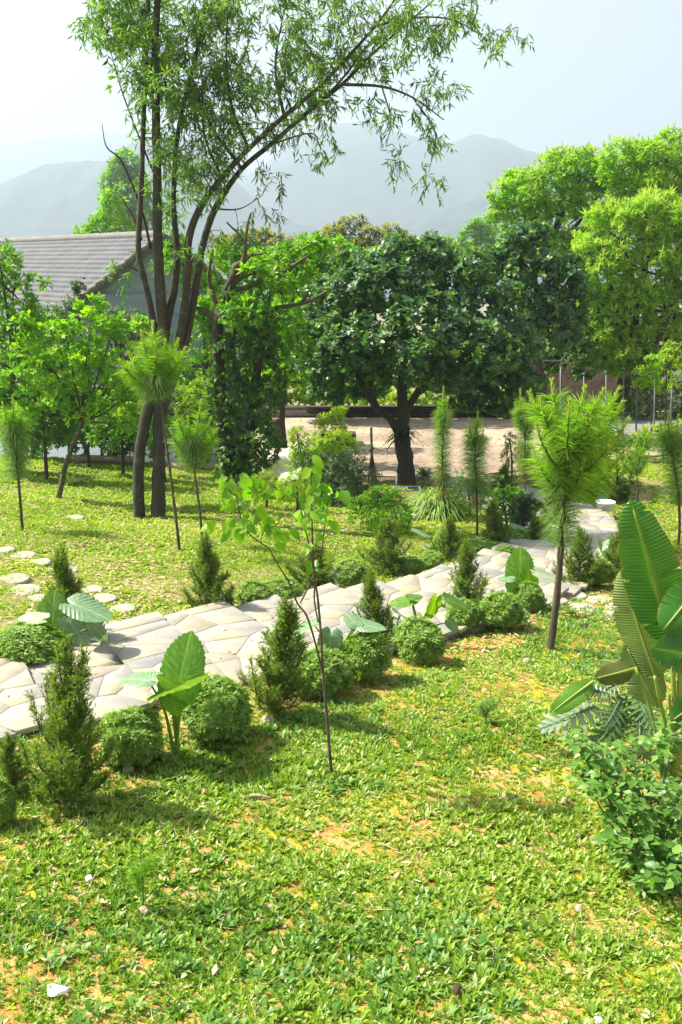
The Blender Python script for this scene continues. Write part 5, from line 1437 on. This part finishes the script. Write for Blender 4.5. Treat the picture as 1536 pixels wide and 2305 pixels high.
def banana():
    b = G(1508, 1868); d = b[1]
    t = thing('banana_plant', 'banana plant with tall dark green paddle leaves at the right edge', 'banana', b)
    st = []
    for pl, r in [([(1498, 1868), (1494, 1800), (1500, 1735)], [.045, .04, .03]), ([(1500, 1740), (1522, 1640), (1516, 1540), (1512, 1445)], [.022, .018, .016, .012]), ([(1510, 1745), (1532, 1640), (1530, 1540), (1536, 1480)], [.022, .018, .015, .012]),
                  ([(1496, 1740), (1498, 1640), (1484, 1570), (1474, 1522)], [.016, .013, .012, .01]), ([(1490, 1750), (1478, 1660), (1462, 1590), (1432, 1505)], [.014, .012, .01, .008]), ([(1518, 1750), (1545, 1650), (1560, 1590)], [.02, .016, .014]), ([(1520, 1760), (1516, 1650), (1505, 1560)], [.016, .013, .01])]:
        MB().add(*tube(spline([P(x, y, d) for x, y in pl], 6), r, 8)).build('stalk', M['stalk'], t, b, smooth=True)
    cam_ = np.array([-.25, -1, .25])
    paddle('leaf', P(1513, 1450, d), P(1420, 1126, d - .02), .185, np.array([-.35, -1, .3]), M['ban_dark'], t, b, .06, 1, .22)['label'] = 'tallest dark green upright leaf'
    paddle('leaf', P(1480, 1530, d + .12), P(1400, 1284, d + .16), .15, np.array([-.5, -1, -.1]), M['ban_pale'], t, b, .05, 2, .15)['label'] = 'pale leaf underside with browned edge'
    paddle('leaf', P(1590, 1300, d - .1), P(1492, 1420, d - .25), .13, np.array([-.2, -1, .5]), M['ban_dark'], t, b, .05, 3, .1)
    paddle('leaf', P(1585, 1480, d - .12), P(1466, 1458, d - .3), .125, np.array([.0, -1, .35]), M['ban_dark'], t, b, .12, 4, -.1)
    paddle('leaf', P(1432, 1505, d + .05), P(1338, 1528, d - .1), .075, np.array([0, -1, .5]), M['ban_brown'], t, b, .2, 5, -.4)['label'] = 'withered brownish folded leaf'
    paddle('leaf', P(1482, 1592, d + .15), P(1408, 1450, d + .2), .13, np.array([-.4, -1, .2]), M['ban_pale'], t, b, .05, 6, .12)
    paddle('leaf', P(1470, 1535, d + .2), P(1352, 1484, d + .35), .07, np.array([0, -.3, 1]), M['ban_pale'], t, b, .1, 7, .1)
    paddle('leaf', P(1575, 1575, d - .2), P(1512, 1622, d - .35), .09, np.array([0, -1, .4]), M['ban_dark'], t, b, .1, 8, .1)
    paddle('leaf', P(1552, 1630, d - .1), P(1534, 1760, d - .25), .07, np.array([-.6, -1, .2]), M['ban_yellow'], t, b, .1, 9, .2)['label'] = 'yellow dying hanging leaf'
banana()

def split_leaf(parent, a, tip, hw, nh, b, seed, nl=8):
    g = np.random.default_rng(seed)
    a = np.asarray(a, float); q = np.asarray(tip, float)
    y = nrmz(q - a); L = np.linalg.norm(q - a); x = nrmz(np.cross(y, nh)); z = np.cross(x, y)
    V = []; F = []; ve = []
    def pt(u, v, w): return a + x * u + y * v + z * w
    n = 0
    for sgn in (-1, 1):
        for i in range(nl):
            f = (i + .5) / nl
            ln = hw * np.interp(f, [0, .25, .6, 1], [.7, 1, .85, .4]) * g.uniform(.85, 1.12)
            w0 = L / nl * .5
            ang = R(np.interp(f, [0, .5, 1], [-20, 25, 60]))
            dx, dy = math.cos(ang) * sgn, math.sin(ang)
            px_, py_ = -dy * sgn, dx * sgn
            cur = []
            for s_, wk, dz in ((0, 1.02, 0), (.3, .95, .03), (.6, .8, .03), (.85, .5, -.0), (1, .04, -.05)):
                cx, cyy = dx * ln * s_, f * L * .92 + dy * ln * s_
                hw_ = w0 * wk * (.72 if s_ > 0 else 1)
                for e in (-1, 0, 1):
                    cur.append(pt(cx + px_ * hw_ * e, cyy + py_ * hw_ * e, dz * ln - .25 * hw_ * (e == 0) - .12 * ln * s_ ** 2)); ve.append(.8 if e == 0 else 0)
            V += cur
            for r_ in range(4):
                for c_ in range(2):
                    o = n + r_ * 3 + c_
                    F.append([o, o + 1, o + 4, o + 3])
            n += 15
    # end lobe
    me = mk('leaf', np.array(V) - b, np.array(F), M['phil'], smooth=True, extra={'vein': np.array(ve)})
    o = ob('leaf', me, parent)
    MB().add(*tube(np.array([a, pt(0, L * .5, .01), q]), [.006, .005, .002], 5)).build('midrib', M['midgreen'], o, b)
    return o
def philodendron():
    b = G(1385, 1690); d = b[1]
    t = thing('split_leaf_plant', 'split leaved plant with one silvery fingered leaf over the weeds', 'plant', b)
    for i, (ax, ay, tx, ty, dd, hw, nh) in enumerate([(1340, 1590, 1212, 1642, -.1, .17, (0, -.6, 1)), (1400, 1570, 1360, 1640, -.25, .15, (0, -1, .7)), (1430, 1560, 1470, 1640, -.25, .16, (.2, -1, .7)), (1390, 1540, 1340, 1560, .1, .14, (-.3, -.6, 1)),
                                          (1420, 1540, 1420, 1500, .25, .14, (0, -.5, 1)), (1400, 1610, 1330, 1690, -.2, .14, (-.2, -1, .8)), (1440, 1600, 1440, 1690, -.3, .15, (0, -1, .6)), (1370, 1560, 1300, 1545, .1, .1, (-.1, -.7, 1))]):
        a = P(ax, ay, d); q = P(tx, ty, d + dd)
        lf_ = split_leaf(t, a, q, hw, np.array(nh, float), b, 700 + i)
        if i == 0: lf_.data.materials[0] = M['phil_silver']; lf_['label'] = 'silvery fingered leaf'
        MB().add(*tube(spline([b, (a + b) / 2 + [0, 0, .08], a], 6), [.014, .007], 6)).build('petiole', M['petiole'], t, b, smooth=True)
    paddle('leaf', P(1335, 1535, d + .05), P(1240, 1606, d - .1), .085, np.array([-.2, -1, .8]), M['alo_green'], t, b, .1, 11, .15)['label'] = 'smooth green tongue shaped leaf'
philodendron()

# ------------------------------------------------------------------ weedy flowering shrub, lower right: 290 leaves as parts
def single_leaf(name, w, mat, seed):
    g = np.random.default_rng(seed)
    t = np.array([0, .15, .35, .6, .82, 1.0]); hw = np.array([.02, .7, 1, .82, .4, .0]) * w
    V = []; ve = []
    for i in range(6):
        z = -.25 * t[i] ** 2
        V += [[-hw[i], t[i], z + .28 * hw[i]], [0, t[i], z], [hw[i], t[i], z + .28 * hw[i]]]; ve += [0, .8, 0]
    F = [[i * 3 + c, i * 3 + c + 1, i * 3 + c + 4, i * 3 + c + 3] for i in range(5) for c in range(2)]
    rr = np.full(18, g.random())
    return mk(name, np.array(V), np.array(F), mat, rr, smooth=True, extra={'vein': np.array(ve)})
def lantana():
    g = np.random.default_rng(721)
    b = G(1445, 1945); d = b[1]
    t = thing('flowering_weed', 'tangled pointed leaf weed with tiny yellow and orange blooms, lower right corner', 'shrub', b)
    LM = [single_leaf('leaf', .27 + .03 * i, M['lantana'], 730 + i) for i in range(5)]
    lob = [(1450, 1690, 80, 36, .35), (1400, 1740, 80, 34, .1), (1360, 1770, 50, 34, .0), (1470, 1790, 80, 44, .0), (1500, 1870, 75, 60, -.1), (1450, 1920, 60, 45, -.2), (1520, 1940, 50, 50, -.3), (1420, 1830, 60, 40, -.1), (1340, 1700, 45, 36, .15), (1310, 1740, 30, 22, .1), (1480, 1990, 60, 40, -.35), (1390, 1890, 34, 26, -.2), (1530, 1800, 40, 60, .1), (1300, 1660, 26, 20, .2), (1520, 1650, 40, 36, .2)]
    st = MB(); cnt = 0
    PO, FW, NO, SC = [], [], [], []
    for (px, py, rx, ry, dd) in lob:
        n = int(rx * ry / 34)
        c = P(px, py, d + dd)
        st.add(*tube(spline([b + [g.uniform(-.15, .2), g.uniform(-.1, .3), -.05], (b + c) / 2 + [0, 0, -.05], c], 5), [.008, .004], 5))
        for _ in range(n):
            a = g.random() * 6.283; q = math.sqrt(g.random())
            o = P(px + rx * q * math.cos(a), py + ry * q * math.sin(a), d + dd + g.normal(0, .14))
            if o[2] < zt(o[0], o[1]) + .02: continue
            st.add(np.vstack([c + (o - c) * .2 - [.002, 0, 0], c + (o - c) * .2 + [.002, 0, 0], o]), np.array([[0, 1, 2]]))
            for w in range(2):       # opposite pair
                f = nrmz(np.array([g.normal(0, 1), g.normal(-.3, .8), g.normal(-.12, .45)])) * (1 if w == 0 else -1)
                f[2] = -abs(f[2]) * .6 + .1
                PO.append(o); FW.append(f); NO.append(nrmz(np.array([g.normal(0, .3), -.35 + g.normal(0, .3), 1]))); SC.append(g.uniform(.04, .085))
    idx = g.permutation(len(PO))
    for i in idx[:285]:
        o = ob('leaf', LM[i % 5], t, PO[i] - b)
        orient(o, FW[i], NO[i], SC[i], SC[i])
    r = idx[285:]
    V, F, kv = scatter(leafT(.27, .4, .06, .22), np.array(PO)[r], np.array(FW)[r], np.array(NO)[r], np.array(SC)[r])
    o = MB().add(V, F, np.repeat(g.random(len(r)), kv)).build('leaves', M['lantana'], t, b); o['kind'] = 'stuff'
    st.build('stems', M['twig'], t, b)
    for px, py, mt in ((1306, 1738, 'yel'), (1350, 1772, 'yel'), (1385, 1906, 'ora'), (1398, 1900, 'ora')):
        m = MB(); c = P(px, py, d - .05 if px > 1360 else d + .05)
        for _ in range(14):
            q = c + g.standard_normal(3) * .006
            V, F, kv = scatter(leafD(.35, .5, 0), [q], [nrmz(g.standard_normal(3) + [0, 0, .5])], [g.standard_normal(3)], np.array([.012])); m.add(V, F)
        m.build('flower', YEL if mt == 'yel' else ORA, t, b)
YEL = plain('yellow_petal', (.75, .55, .03), None, 5, .5, 0); ORA = plain('orange_petal', (.8, .2, .03), None, 5, .5, 0)
lantana()

# ------------------------------------------------------------------ thin sapling in the middle foreground
def sapling():
    g = np.random.default_rng(741)
    b = G(746, 1748); d = b[1]
    t = thing('sapling', 'thin bare stemmed sapling with fresh drooping leaves in the middle foreground', 'sapling', b)
    LM = [single_leaf('leaf', .24 + .03 * i, M['sap'], 750 + i) for i in range(5)]
    S_ = [([(748, 1760), (742, 1690), (735, 1600), (728, 1520), (722, 1420), (716, 1350), (709, 1300), (704, 1230), (702, 1140), (700, 1060), (698, 1030)], [.013, .012, .011, .01, .0085, .008, .007, .006, .005, .004, .003]),
          ([(728, 1520), (708, 1440), (690, 1385), (670, 1358), (650, 1310), (625, 1270), (605, 1235), (570, 1210), (548, 1180), (535, 1135), (530, 1110)], [.008, .0075, .007, .0065, .006, .005, .005, .0045, .004, .0035, .002]),
          ([(716, 1400), (708, 1350), (708, 1300), (696, 1230), (685, 1180), (672, 1130), (655, 1110), (625, 1102)], [.006, .006, .0055, .005, .0045, .004, .003, .002]),
          ([(676, 1358), (700, 1310), (722, 1250), (732, 1180), (738, 1130)], [.006, .0055, .005, .004, .003]),
          ([(588, 1222), (590, 1205), (600, 1190)], [.003, .002, .0015])]
    pol = []
    for i, (pl, r) in enumerate(S_):
        w = spline([P(x, y, d + (.04 * i - .08) * (1 if i else 0) * min(1, j / 4)) for j, (x, y) in enumerate(pl)], 5)
        pol.append(w)
        MB().add(*tube(w, r, 7, .05, i)).build('stem' if i == 0 else 'branch', M['twig'], t, b, smooth=True)
    clusters = [(535, 1110, 40, 26, 12), (520, 1100, 30, 20, 5), (560, 1085, 40, 16, 6), (600, 1110, 40, 20, 7), (560, 1170, 40, 26, 9), (590, 1190, 40, 20, 7), (640, 1200, 24, 22, 6), (520, 1190, 24, 16, 5), (625, 1100, 36, 14, 5),
                (700, 1060, 14, 30, 5), (700, 1110, 26, 26, 9), (725, 1095, 24, 24, 7), (695, 1150, 22, 30, 8), (735, 1140, 20, 30, 7), (725, 1190, 20, 24, 6), (762, 1120, 14, 14, 2), (700, 1220, 18, 20, 4), (705, 1262, 10, 12, 2), (475, 1185, 16, 10, 3)]
    allp = np.concatenate(pol)
    tw = MB()
    for (px, py, rx, ry, n) in clusters:
        for _ in range(n):
            o = P(px + g.uniform(-1, 1) * rx, py + g.uniform(-1, 1) * ry - 8, d + g.normal(0, .06))
            nr = allp[np.argmin(np.linalg.norm(allp - o, axis=1))]
            tw.add(*tube(np.array([nr, (nr + o) / 2 + [0, 0, .01], o]), [.0022, .0014], 3, cap=False))
            f = nrmz(np.array([g.normal(0, .7) + (o - nr)[0] * 3, g.normal(-.1, .5), g.normal(-.65, .35)]))
            lf = ob('leaf', LM[int(g.integers(5))], t, o - b)
            sz = g.uniform(.07, .125)
            orient(lf, f, np.array([g.normal(0, .5), -.8, .6]), sz, sz)
    tw.build('twigs', M['twig'], t, b)['kind'] = 'stuff'
sapling()

# tiny pine seedling in the grass
def seedling(label, basep, h, seed, mat):
    g = np.random.default_rng(seed)
    b = G(*basep); t = thing('pine_seedling', label, 'seedling', b)
    MB().add(*tube(np.array([b - [0, 0, .02], b + [.01, 0, h * .5], b + [.0, 0, h]]), [.005, .002], 5)).build('stem', M['twig'], t, b)
    m = MB()
    for (dx, z0, dz) in ((0, .15, .85), (.05, .5, .45), (-.04, .45, .3), (.1, .62, .34), (-.02, .3, .3)):
        a = b + [dx * .2, 0, h * z0]; c = b + [dx * 1.2, g.uniform(-.04, .04), h * (z0 + dz)]
        pos, f, L = needles(g, a, c, 150, .07, .4); addneedles(m, g, pos, f, L, .0012, .1)
    m.build('needles', mat, t, b)
seedling('tiny lime pine seedling in the weeds, lower left', (322, 2052), .36, 761, M['pinenew'])
seedling('tiny dark seedling in the weeds left of the split leaved plant', (1093, 1632), .22, 762, M['pine'])

# ------------------------------------------------------------------ small things
def rock(label, px, py, w, h, dep, seed, mat, name='rock', cat='rock', sink=.35, subdiv=2):
    g = np.random.default_rng(seed)
    b = G(px, py); k = b[1] / FPX
    import bmesh
    bm_ = bmesh.new(); bmesh.ops.create_icosphere(bm_, subdivisions=subdiv, radius=1)
    V = np.array([v.co[:] for v in bm_.verts]); F = np.array([[v.index for v in f.verts] for f in bm_.faces]); bm_.free()
    n_ = 1 + .35 * (fbm(V[:, 0] * 1.6 + seed, V[:, 1] * 1.6 + V[:, 2] * 1.3, seed, 3) - .5) * 2
    V = V * n_[:, None] * [w / 2 * k, dep, h * k]
    V[:, 2] += h * k * (.6 - sink)
    o = MB().add(V, F).build(name, mat, None, loc=b, smooth=subdiv > 2)
    tag(o, label, cat)
rock('pale boulder behind the low shrubs by the terrace', 690, 1078, 190, 62, .8, 801, M['whiterock'], 'boulder', 'boulder', .25, 4)
rock('flat tan stone beside the lemongrass clump', 925, 1170, 44, 12, .12, 802, M['rock'])
rock('ochre stone at the foot of the round bush, lower left', 290, 1740, 30, 20, .04, 803, M['rock'])
rock('pale stone on the slope beside the weed shrub', 1272, 1808, 18, 12, .025, 804, M['rock'])
rock('bluish pebble near the orange blooms', 1303, 1890, 14, 10, .02, 805, M['rock'])
rock('grey pebble on bare soil, right foreground', 1303, 2052, 20, 15, .025, 806, M['rock'])
rock('cream stone on the slope below the big pine', 1186, 1494, 22, 12, .04, 807, M['rock'])
rock('dark stone on the slope right of the big pine trunk', 1318, 1414, 18, 10, .04, 808, M['lowwall'])
rock('cut white stone at the bottom edge of the photo', 1348, 2300, 26, 14, .03, 809, M['white'])
rock('flat mossy stone at the foot of the tall juniper by the step', 605, 1626, 42, 12, .06, 810, M['rock'])

def chip(label, px, py, w, h, seed, mat=None, name='broken_tile', cat='tile shard'):
    g = np.random.default_rng(seed); b = G(px, py); k = b[1] / FPX
    a = np.sort(g.random(7) * 6.283)
    p = np.c_[np.cos(a) * w / 2 * k * g.uniform(.75, 1.05, 7), np.sin(a) * h * k * .75 * g.uniform(.75, 1.05, 7)]
    V, F = prism(list(p), .022, .02, .004); V[:, 2] += V[:, 0] * .06 + V[:, 1] * .1 + .02
    tag(MB().add(V, F).build(name, mat or M['white'], None, loc=b + [0, 0, .01]), label, cat)
chip('large white tile shard lying in the lower left corner', 132, 2243, 76, 30, 821)
chip('small white shard lying in the weeds above the pine seedling', 206, 1995, 30, 14, 822)
chip('brown curled dead leaf under the pine seedling', 326, 2068, 40, 20, 823, M['wood'], 'dead_leaf', 'dead leaf')
chip('reddish clod of earth in the bottom middle of the slope', 1030, 2245, 26, 26, 824, M['earth'], 'earth_clod', 'clod')
def stick(label, p0, p1, r, mat, name='stick', seed=0, lift=.02):
    a = G(*p0); c = G(*p1); a[2] += lift; c[2] += lift
    m = (a + c) / 2 + [0, .01, .012]
    tag(MB().add(*tube(spline([a, m, c], 5), [r, r * 1.1, r * .6], 7, .15, seed)).build(name, mat, None, off=a, loc=a, smooth=True), label, 'stick')
stick('grey dry stick lying in the weeds left of the sapling', (548, 1803), (612, 1806), .013, M['wood'])
stick('thin pale twig on the slope in the right foreground', (1515, 2180), (1536, 2215), .006, M['wood'])
stick('dark thin twig arching in front of the banana base', (1425, 1808), (1534, 1852), .005, M['twig'], lift=.08)

# timber edging at the far end of the left lawn
def edging(label, px0, px1, y0, y1, d):
    a = foot(px0, y0, d[0]); c = foot(px1, y1, d[1])
    an = math.atan2(c[1] - a[1], c[0] - a[0]); m = (a + c) / 2; m[2] = max(a[2], c[2])
    V, F = box((0, 0, .06), (np.linalg.norm(c - a), .16, .16), an)
    tag(MB().add(V, F).build('lawn_edging', M['wood'], None, loc=m), label, 'edging')
edging('long weathered timber edging left of the double trunk', 150, 312, 1003, 1015, (24.2, 23.9))
edging('short weathered timber edging right of the double trunk', 380, 480, 1020, 1026, (23.9, 23.6))

# three dark stakes, stump, frame, basin
def stakes():
    d = 20.6; b = foot(839, 1085, d)
    t = thing('stake_tripod', 'dark support stakes tied together in front of the terrace', 'stakes', b)
    for x0, x1, y1, r in ((838, 836, 962, .028), (848, 836, 1010, .02), (830, 838, 1005, .02)):
        MB().add(*tube(np.array([P(x0, 1085, d + (x0 - 838) * .01), P(x1, y1, d)]), r, 6)).build('stake', M['darkwood'], t, b)
    MB().add(*tube(np.array([P(832, 1014, d), P(842, 1008, d)]), .03, 6)).build('binding', M['darkwood'], t, b)
stakes()
b = foot(622, 985, 27.0)
t = thing('tree_stump', 'dark upright stump at the left end of the terrace', 'stump', b)
MB().add(*tube(spline([b - [0, 0, .2], b + [.02, 0, .35], b + [0, 0, .85]], 5), [.2, .16, .15], 10, .12, 4)).build('trunk', M['barklight'], t, b, smooth=True)
MB().add(*tube(np.array([b + [0, 0, .85], b + [0, 0, .87]]), [.14, .13], 10)).build('cut_top', M['wood'], t, b)
def frame():
    d = G(915, 1122)[1]; b = foot(915, 1118, d)
    t = thing('tube_frame', 'low pale blue tube frame standing by the leafy shrub', 'frame', b)
    z = b[2] + .2
    xs = [P(888, 1098, d)[0], P(946, 1096, d)[0]]
    for y_ in (d - .2, d + .2):
        MB().add(*tube(np.array([[xs[0], y_, z], [xs[1], y_, z + .02]]), .011, 7)).build('rail', M['bluemetal'], t, b)
        for x in xs:
            MB().add(*tube(np.array([[x, y_, float(zt(x, y_)) - .03], [x, y_, z]]), .016, 7)).build('leg', M['bluemetal'], t, b)
    for x in xs + [sum(xs) / 2]:
        MB().add(*tube(np.array([[x, d - .25, z + .005], [x, d + .2, z + .015]]), .014, 7)).build('cross_rail', M['bluemetal'], t, b)
    MB().add(*tube(np.array([[xs[0], d - .27, z - .1], P(894, 1066, d - .27)]), .012, 6)).build('upright_rod', M['frame'], t, b)
frame()
def basin():
    g_ = cpt(17.0)
    q = G(1370, 1146)
    # the basin rests on the tread it stands on
    dist = np.linalg.norm(cl - q[:2], axis=1); si = seg[np.argmin(dist)]
    z = [s_[2] for s_ in STEPS if s_[0] <= si <= s_[1] + 1e-6]
    p = P(1366, 1142, 17.6); zz = (z[0] if z else q[2]) + .012
    v = ray(1362, 1147); dd = (zz - CAMZ) / (v[2] / v[1]); p = np.array([v[0] / v[1] * dd, dd, zz])
    t = thing('basin', 'white plastic wash basin standing at the right edge of the path bend', 'basin', p)
    pr = np.array([(.0, .0), (.15, .0), (.165, .015), (.188, .15), (.198, .155), (.198, .165), (.176, .16), (.15, .03), (0, .02)])
    n = 28; a = np.linspace(0, 2 * math.pi, n, endpoint=False)
    V = np.array([[r * math.cos(x), r * math.sin(x), z_] for r, z_ in pr for x in a])
    F = [[i * n + j, i * n + (j + 1) % n, (i + 1) * n + (j + 1) % n, (i + 1) * n + j] for i in range(len(pr) - 1) for j in range(n)]
    MB().add(V, np.array(F)).build('bowl', PLW, t, smooth=True)
    V, F = tube(np.c_[np.cos(np.r_[a, a[:1]]) * .196, np.sin(np.r_[a, a[:1]]) * .196, np.full(n + 1, .161)], .009, 6)
    MB().add(V, F).build('rim', PLW, t, smooth=True)
PLW = plain('white_plastic', (.76, .76, .75), (.8, .8, .79), 10, .35, 0)
basin()

# ------------------------------------------------------------------ ground cover
def tufts(name, g, X, Y, k, Lr, T, el, mat, size_noise=None, rcol=None, zoff=0.0):
    n = len(X)
    Z = zt(X, Y) + zoff
    base = np.stack([X, Y, Z], -1)
    pos = np.repeat(base, k, 0)
    ph = np.tile(np.arange(k) * 2.399, n) + np.repeat(g.random(n) * 6.28, k) + g.normal(0, .25, n * k)
    e = np.radians(g.uniform(*el, n * k))
    f = np.stack([np.cos(ph) * np.cos(e), np.sin(ph) * np.cos(e), np.sin(e)], -1)
    up = np.stack([-np.cos(ph) * np.sin(e), -np.sin(ph) * np.sin(e), np.cos(e)], -1)
    sc = g.uniform(*Lr, n * k) * np.repeat(size_noise if size_noise is not None else np.ones(n), k)
    V, F, kv = scatter(T, pos, f, up + g.normal(0, .2, up.shape), sc)
    c = np.repeat(rcol if rcol is not None else g.random(n), k) * .65 + g.random(n * k) * .35
    o = MB().add(V, F, np.repeat(np.clip(c, 0, 1), kv)).build(name, mat)
    tag(o, kind='stuff')
    return o
def view_pts(g, n, y0, y1, marg=.8):
    # the planted strip runs about two metres past both sides of the view
    n = int(n * 1.42); marg += 1.6
    w0, w1 = y0 * .36 + marg, y1 * .36 + marg
    y = (np.sqrt(g.uniform(w0 ** 2, w1 ** 2, n)) - marg) / .36; x = g.uniform(-1, 1, n) * (y * .36 + marg)
    return x, y
def clear_of(x, y):
    m = ~on_path(x, y, .0)
    m &= ~((y > 22.6 + np.clip(x - 3.0, 0, 20) * .5) & (x > -2.2)) & ((y < 25.5) | (x > 4))
    return m
g = np.random.default_rng(901)
# near slope: leafy rosettes in drifts with bare ochre gaps
x, y = view_pts(g, 66000, 3.3, 15)
m = clear_of(x, y) & (lawn_cover(x, y) < .5)
dn = fbm(x * 1.1, y * 1.1, 31, 3) * .6 + fbm(x * 5, y * 5, 37, 2) * .4
far = sstep(6.5, 10, y)
m &= dn + g.normal(0, .035, len(x)) > .368 + .085 * far
m &= ~(on_path(x, y, .62) & (g.random(len(x)) < .72))
x, y, dn = x[m], y[m], dn[m]
szn = (.75 + .6 * sstep(.4, .65, dn)) * (1.12 - .3 * sstep(5, 10, y))
tint = np.clip(fbm(x * .9, y * .9, 51, 2) * 1.2 - .1 + g.normal(0, .12, len(x)), 0, 1)
nr_ = y < 4.9
tufts('weeds', g, x[nr_], y[nr_], 8, (.022, .05), leafT(.16, .55, .05, .14), (8, 68), M['weed'], szn[nr_], tint[nr_])
tufts('weeds', g, x[~nr_], y[~nr_], 7, (.022, .052), leafD(.17, .5, .14), (8, 68), M['weed'], szn[~nr_], tint[~nr_])
x, y = view_pts(g, 3400, 3.3, 12)
m = clear_of(x, y) & (lawn_cover(x, y) < .4) & (fbm(x * .75, y * .75, 131, 2) > .56); x, y = x[m], y[m]
BWL = np.array([[0, 0, 0], [.09, .3, .03], [.05, .42, .02], [.15, .62, .04], [.09, .74, .02], [0, 1, -.12], [-.09, .74, .02], [-.15, .62, .04], [-.05, .42, .02], [-.09, .3, .03]])
BWF = np.array([[0, 1, 9], [1, 2, 9], [2, 8, 9], [2, 3, 8], [3, 7, 8], [3, 4, 7], [4, 6, 7], [4, 5, 6]])
tufts('broad_weeds', g, x, y, 9, (.05, .1), (BWL, BWF), (12, 60), M['broad'])
# sparse small plants in the gaps and thin upright blades
x, y = view_pts(g, 24000, 3.3, 16); m = clear_of(x, y) & (lawn_cover(x, y) < .6) & ~(on_path(x, y, .5) & (g.random(len(x)) < .6)); x, y = x[m], y[m]
tufts('small_weeds', g, x, y, 6, (.018, .04), leafD(.27, .5, .1), (5, 50), M['lawn'])
x, y = view_pts(g, 9500, 3.3, 17); dn = fbm(x * .8, y * .8, 61, 3); m = clear_of(x, y) & (dn > .47); x, y = x[m], y[m]
tufts('grass', g, x, y, 6, (.06, .14), leafN(.03), (45, 86), M['blade'])
# the lawn beyond the path
x, y = view_pts(g, 62000, 8.2, 28, .9)
m = clear_of(x, y) & (lawn_cover(x, y) > .4)
dn = fbm(x * .9, y * .9, 71, 3) * .55 + fbm(x * 3.7, y * 3.7, 77, 2) * .45
m &= dn + g.normal(0, .05, len(x)) > .385
x, y = x[m], y[m]
tufts('lawn_plants', g, x, y, 5, (.034, .074), leafD(.21, .5, .1), (6, 55), M['lawn'], (.9 + .3 * sstep(12, 22, y)) * (.8 + .5 * vnoise(x * 2, y * 2, 83)), np.clip(fbm(x * .5, y * .5, 81, 2) + g.normal(0, .25, len(x)), 0, 1))
# dry leaves
x, y = view_pts(g, 34000, 3.4, 26, 1)
dn = fbm(x * .7, y * .7, 91, 3)
lc = lawn_cover(x, y)
m = clear_of(x, y) & (g.random(len(x)) < .5 * on_path(x, y, .6) * (lc < .5) + np.where(lc > .5, .25 + .95 * sstep(.42, .62, dn), .07 + .14 * sstep(.5, .65, dn)))
x, y = x[m], y[m]
tufts('dry_leaves', g, x, y, 1, (.025, .075), leafD(.22, .45, .1), (-6, 22), M['litter'], None, None, .022)
ss = g.uniform(.3, seg[-1] - .5, 520); lat = g.uniform(-.75, .75, 520) ** 1
px_, py_, pz_ = [], [], []
for a_, l_ in zip(ss, lat):
    if vnoise(a_ * 1.3, l_ * 2.0, 5) < .5: continue
    p_, t_, n_ = cpt(a_)
    zs_ = [q[2] for q in STEPS if q[0] <= a_ <= q[1]]
    if zs_: q_ = p_ + n_ * l_; px_.append(q_[0]); py_.append(q_[1]); pz_.append(zs_[0])
px_, py_, pz_ = map(np.array, (px_, py_, pz_))
tufts('path_leaves', g, px_, py_, 1, (.02, .055), leafT(.24, .45, -.08, .1), (-4, 20), M['litter'], None, None, pz_ - zt(px_, py_) + .008)
x = g.uniform(-2, 8.5, 700); y = g.uniform(23.6, 32, 700); m = (y > 23.8 + np.clip(x - 3, 0, 9) * .48) & (fbm(x * .8, y * .8, 151, 2) > .46); x, y = x[m], y[m]
tufts('terrace_leaves', g, x, y, 1, (.05, .13), leafT(.24, .45, -.08, .1), (-4, 18), M['deadleaf'], None, None, TERR_Z + .045 - zt(x, y))
x, y = view_pts(g, 5200, 3.3, 16, 1); m = clear_of(x, y) & (lawn_cover(x, y) < .7); x, y = x[m], y[m]
tufts('straw', g, x, y, 2, (.05, .13), leafN(.022), (-3, 16), M['litter'], None, None, .02)
# pebbles
x, y = view_pts(g, 1500, 3.4, 14, 1); m = clear_of(x, y) & (lawn_cover(x, y) < .7); x, y = x[m], y[m]
OV = np.array([[1, 0, 0], [0, 1, 0], [-1, 0, 0], [0, -1, 0], [.1, .1, .7], [0, 0, -.6]], float); OF = np.array([[0, 1, 4], [1, 2, 4], [2, 3, 4], [3, 0, 4], [1, 0, 5], [2, 1, 5], [3, 2, 5], [0, 3, 5]])
pp = np.stack([x, y, zt(x, y) + .004], -1); n = len(x)
V, F, kv = scatter((OV, OF), pp, g.standard_normal((n, 3)) * [1, 1, .15], np.tile([0, 0, 1.0], (n, 1)) + g.normal(0, .2, (n, 3)), np.stack([g.uniform(.006, .017, n)] * 3, -1) * g.uniform(.7, 1.3, (n, 3)))
tag(MB().add(V, F).build('pebbles', M['rock']), kind='stuff')

# ------------------------------------------------------------------ the air
hz = bpy.data.materials.new('haze_air'); hz.use_nodes = True
hn = hz.node_tree
for nd in list(hn.nodes): hn.nodes.remove(nd)
ho = hn.nodes.new('ShaderNodeOutputMaterial'); pv = hn.nodes.new('ShaderNodeVolumePrincipled')
pv.inputs['Color'].default_value = (.66, .83, 1, 1)
pv.inputs['Density'].default_value = .00062
pv.inputs['Anisotropy'].default_value = .25
hn.links.new(pv.outputs[0], ho.inputs['Volume'])
hz.cycles.homogeneous_volume = True
V, F = box((0, 2050, 215), (6000, 5000, 522))
tag(MB().add(V, F).build('haze', hz), kind='stuff')
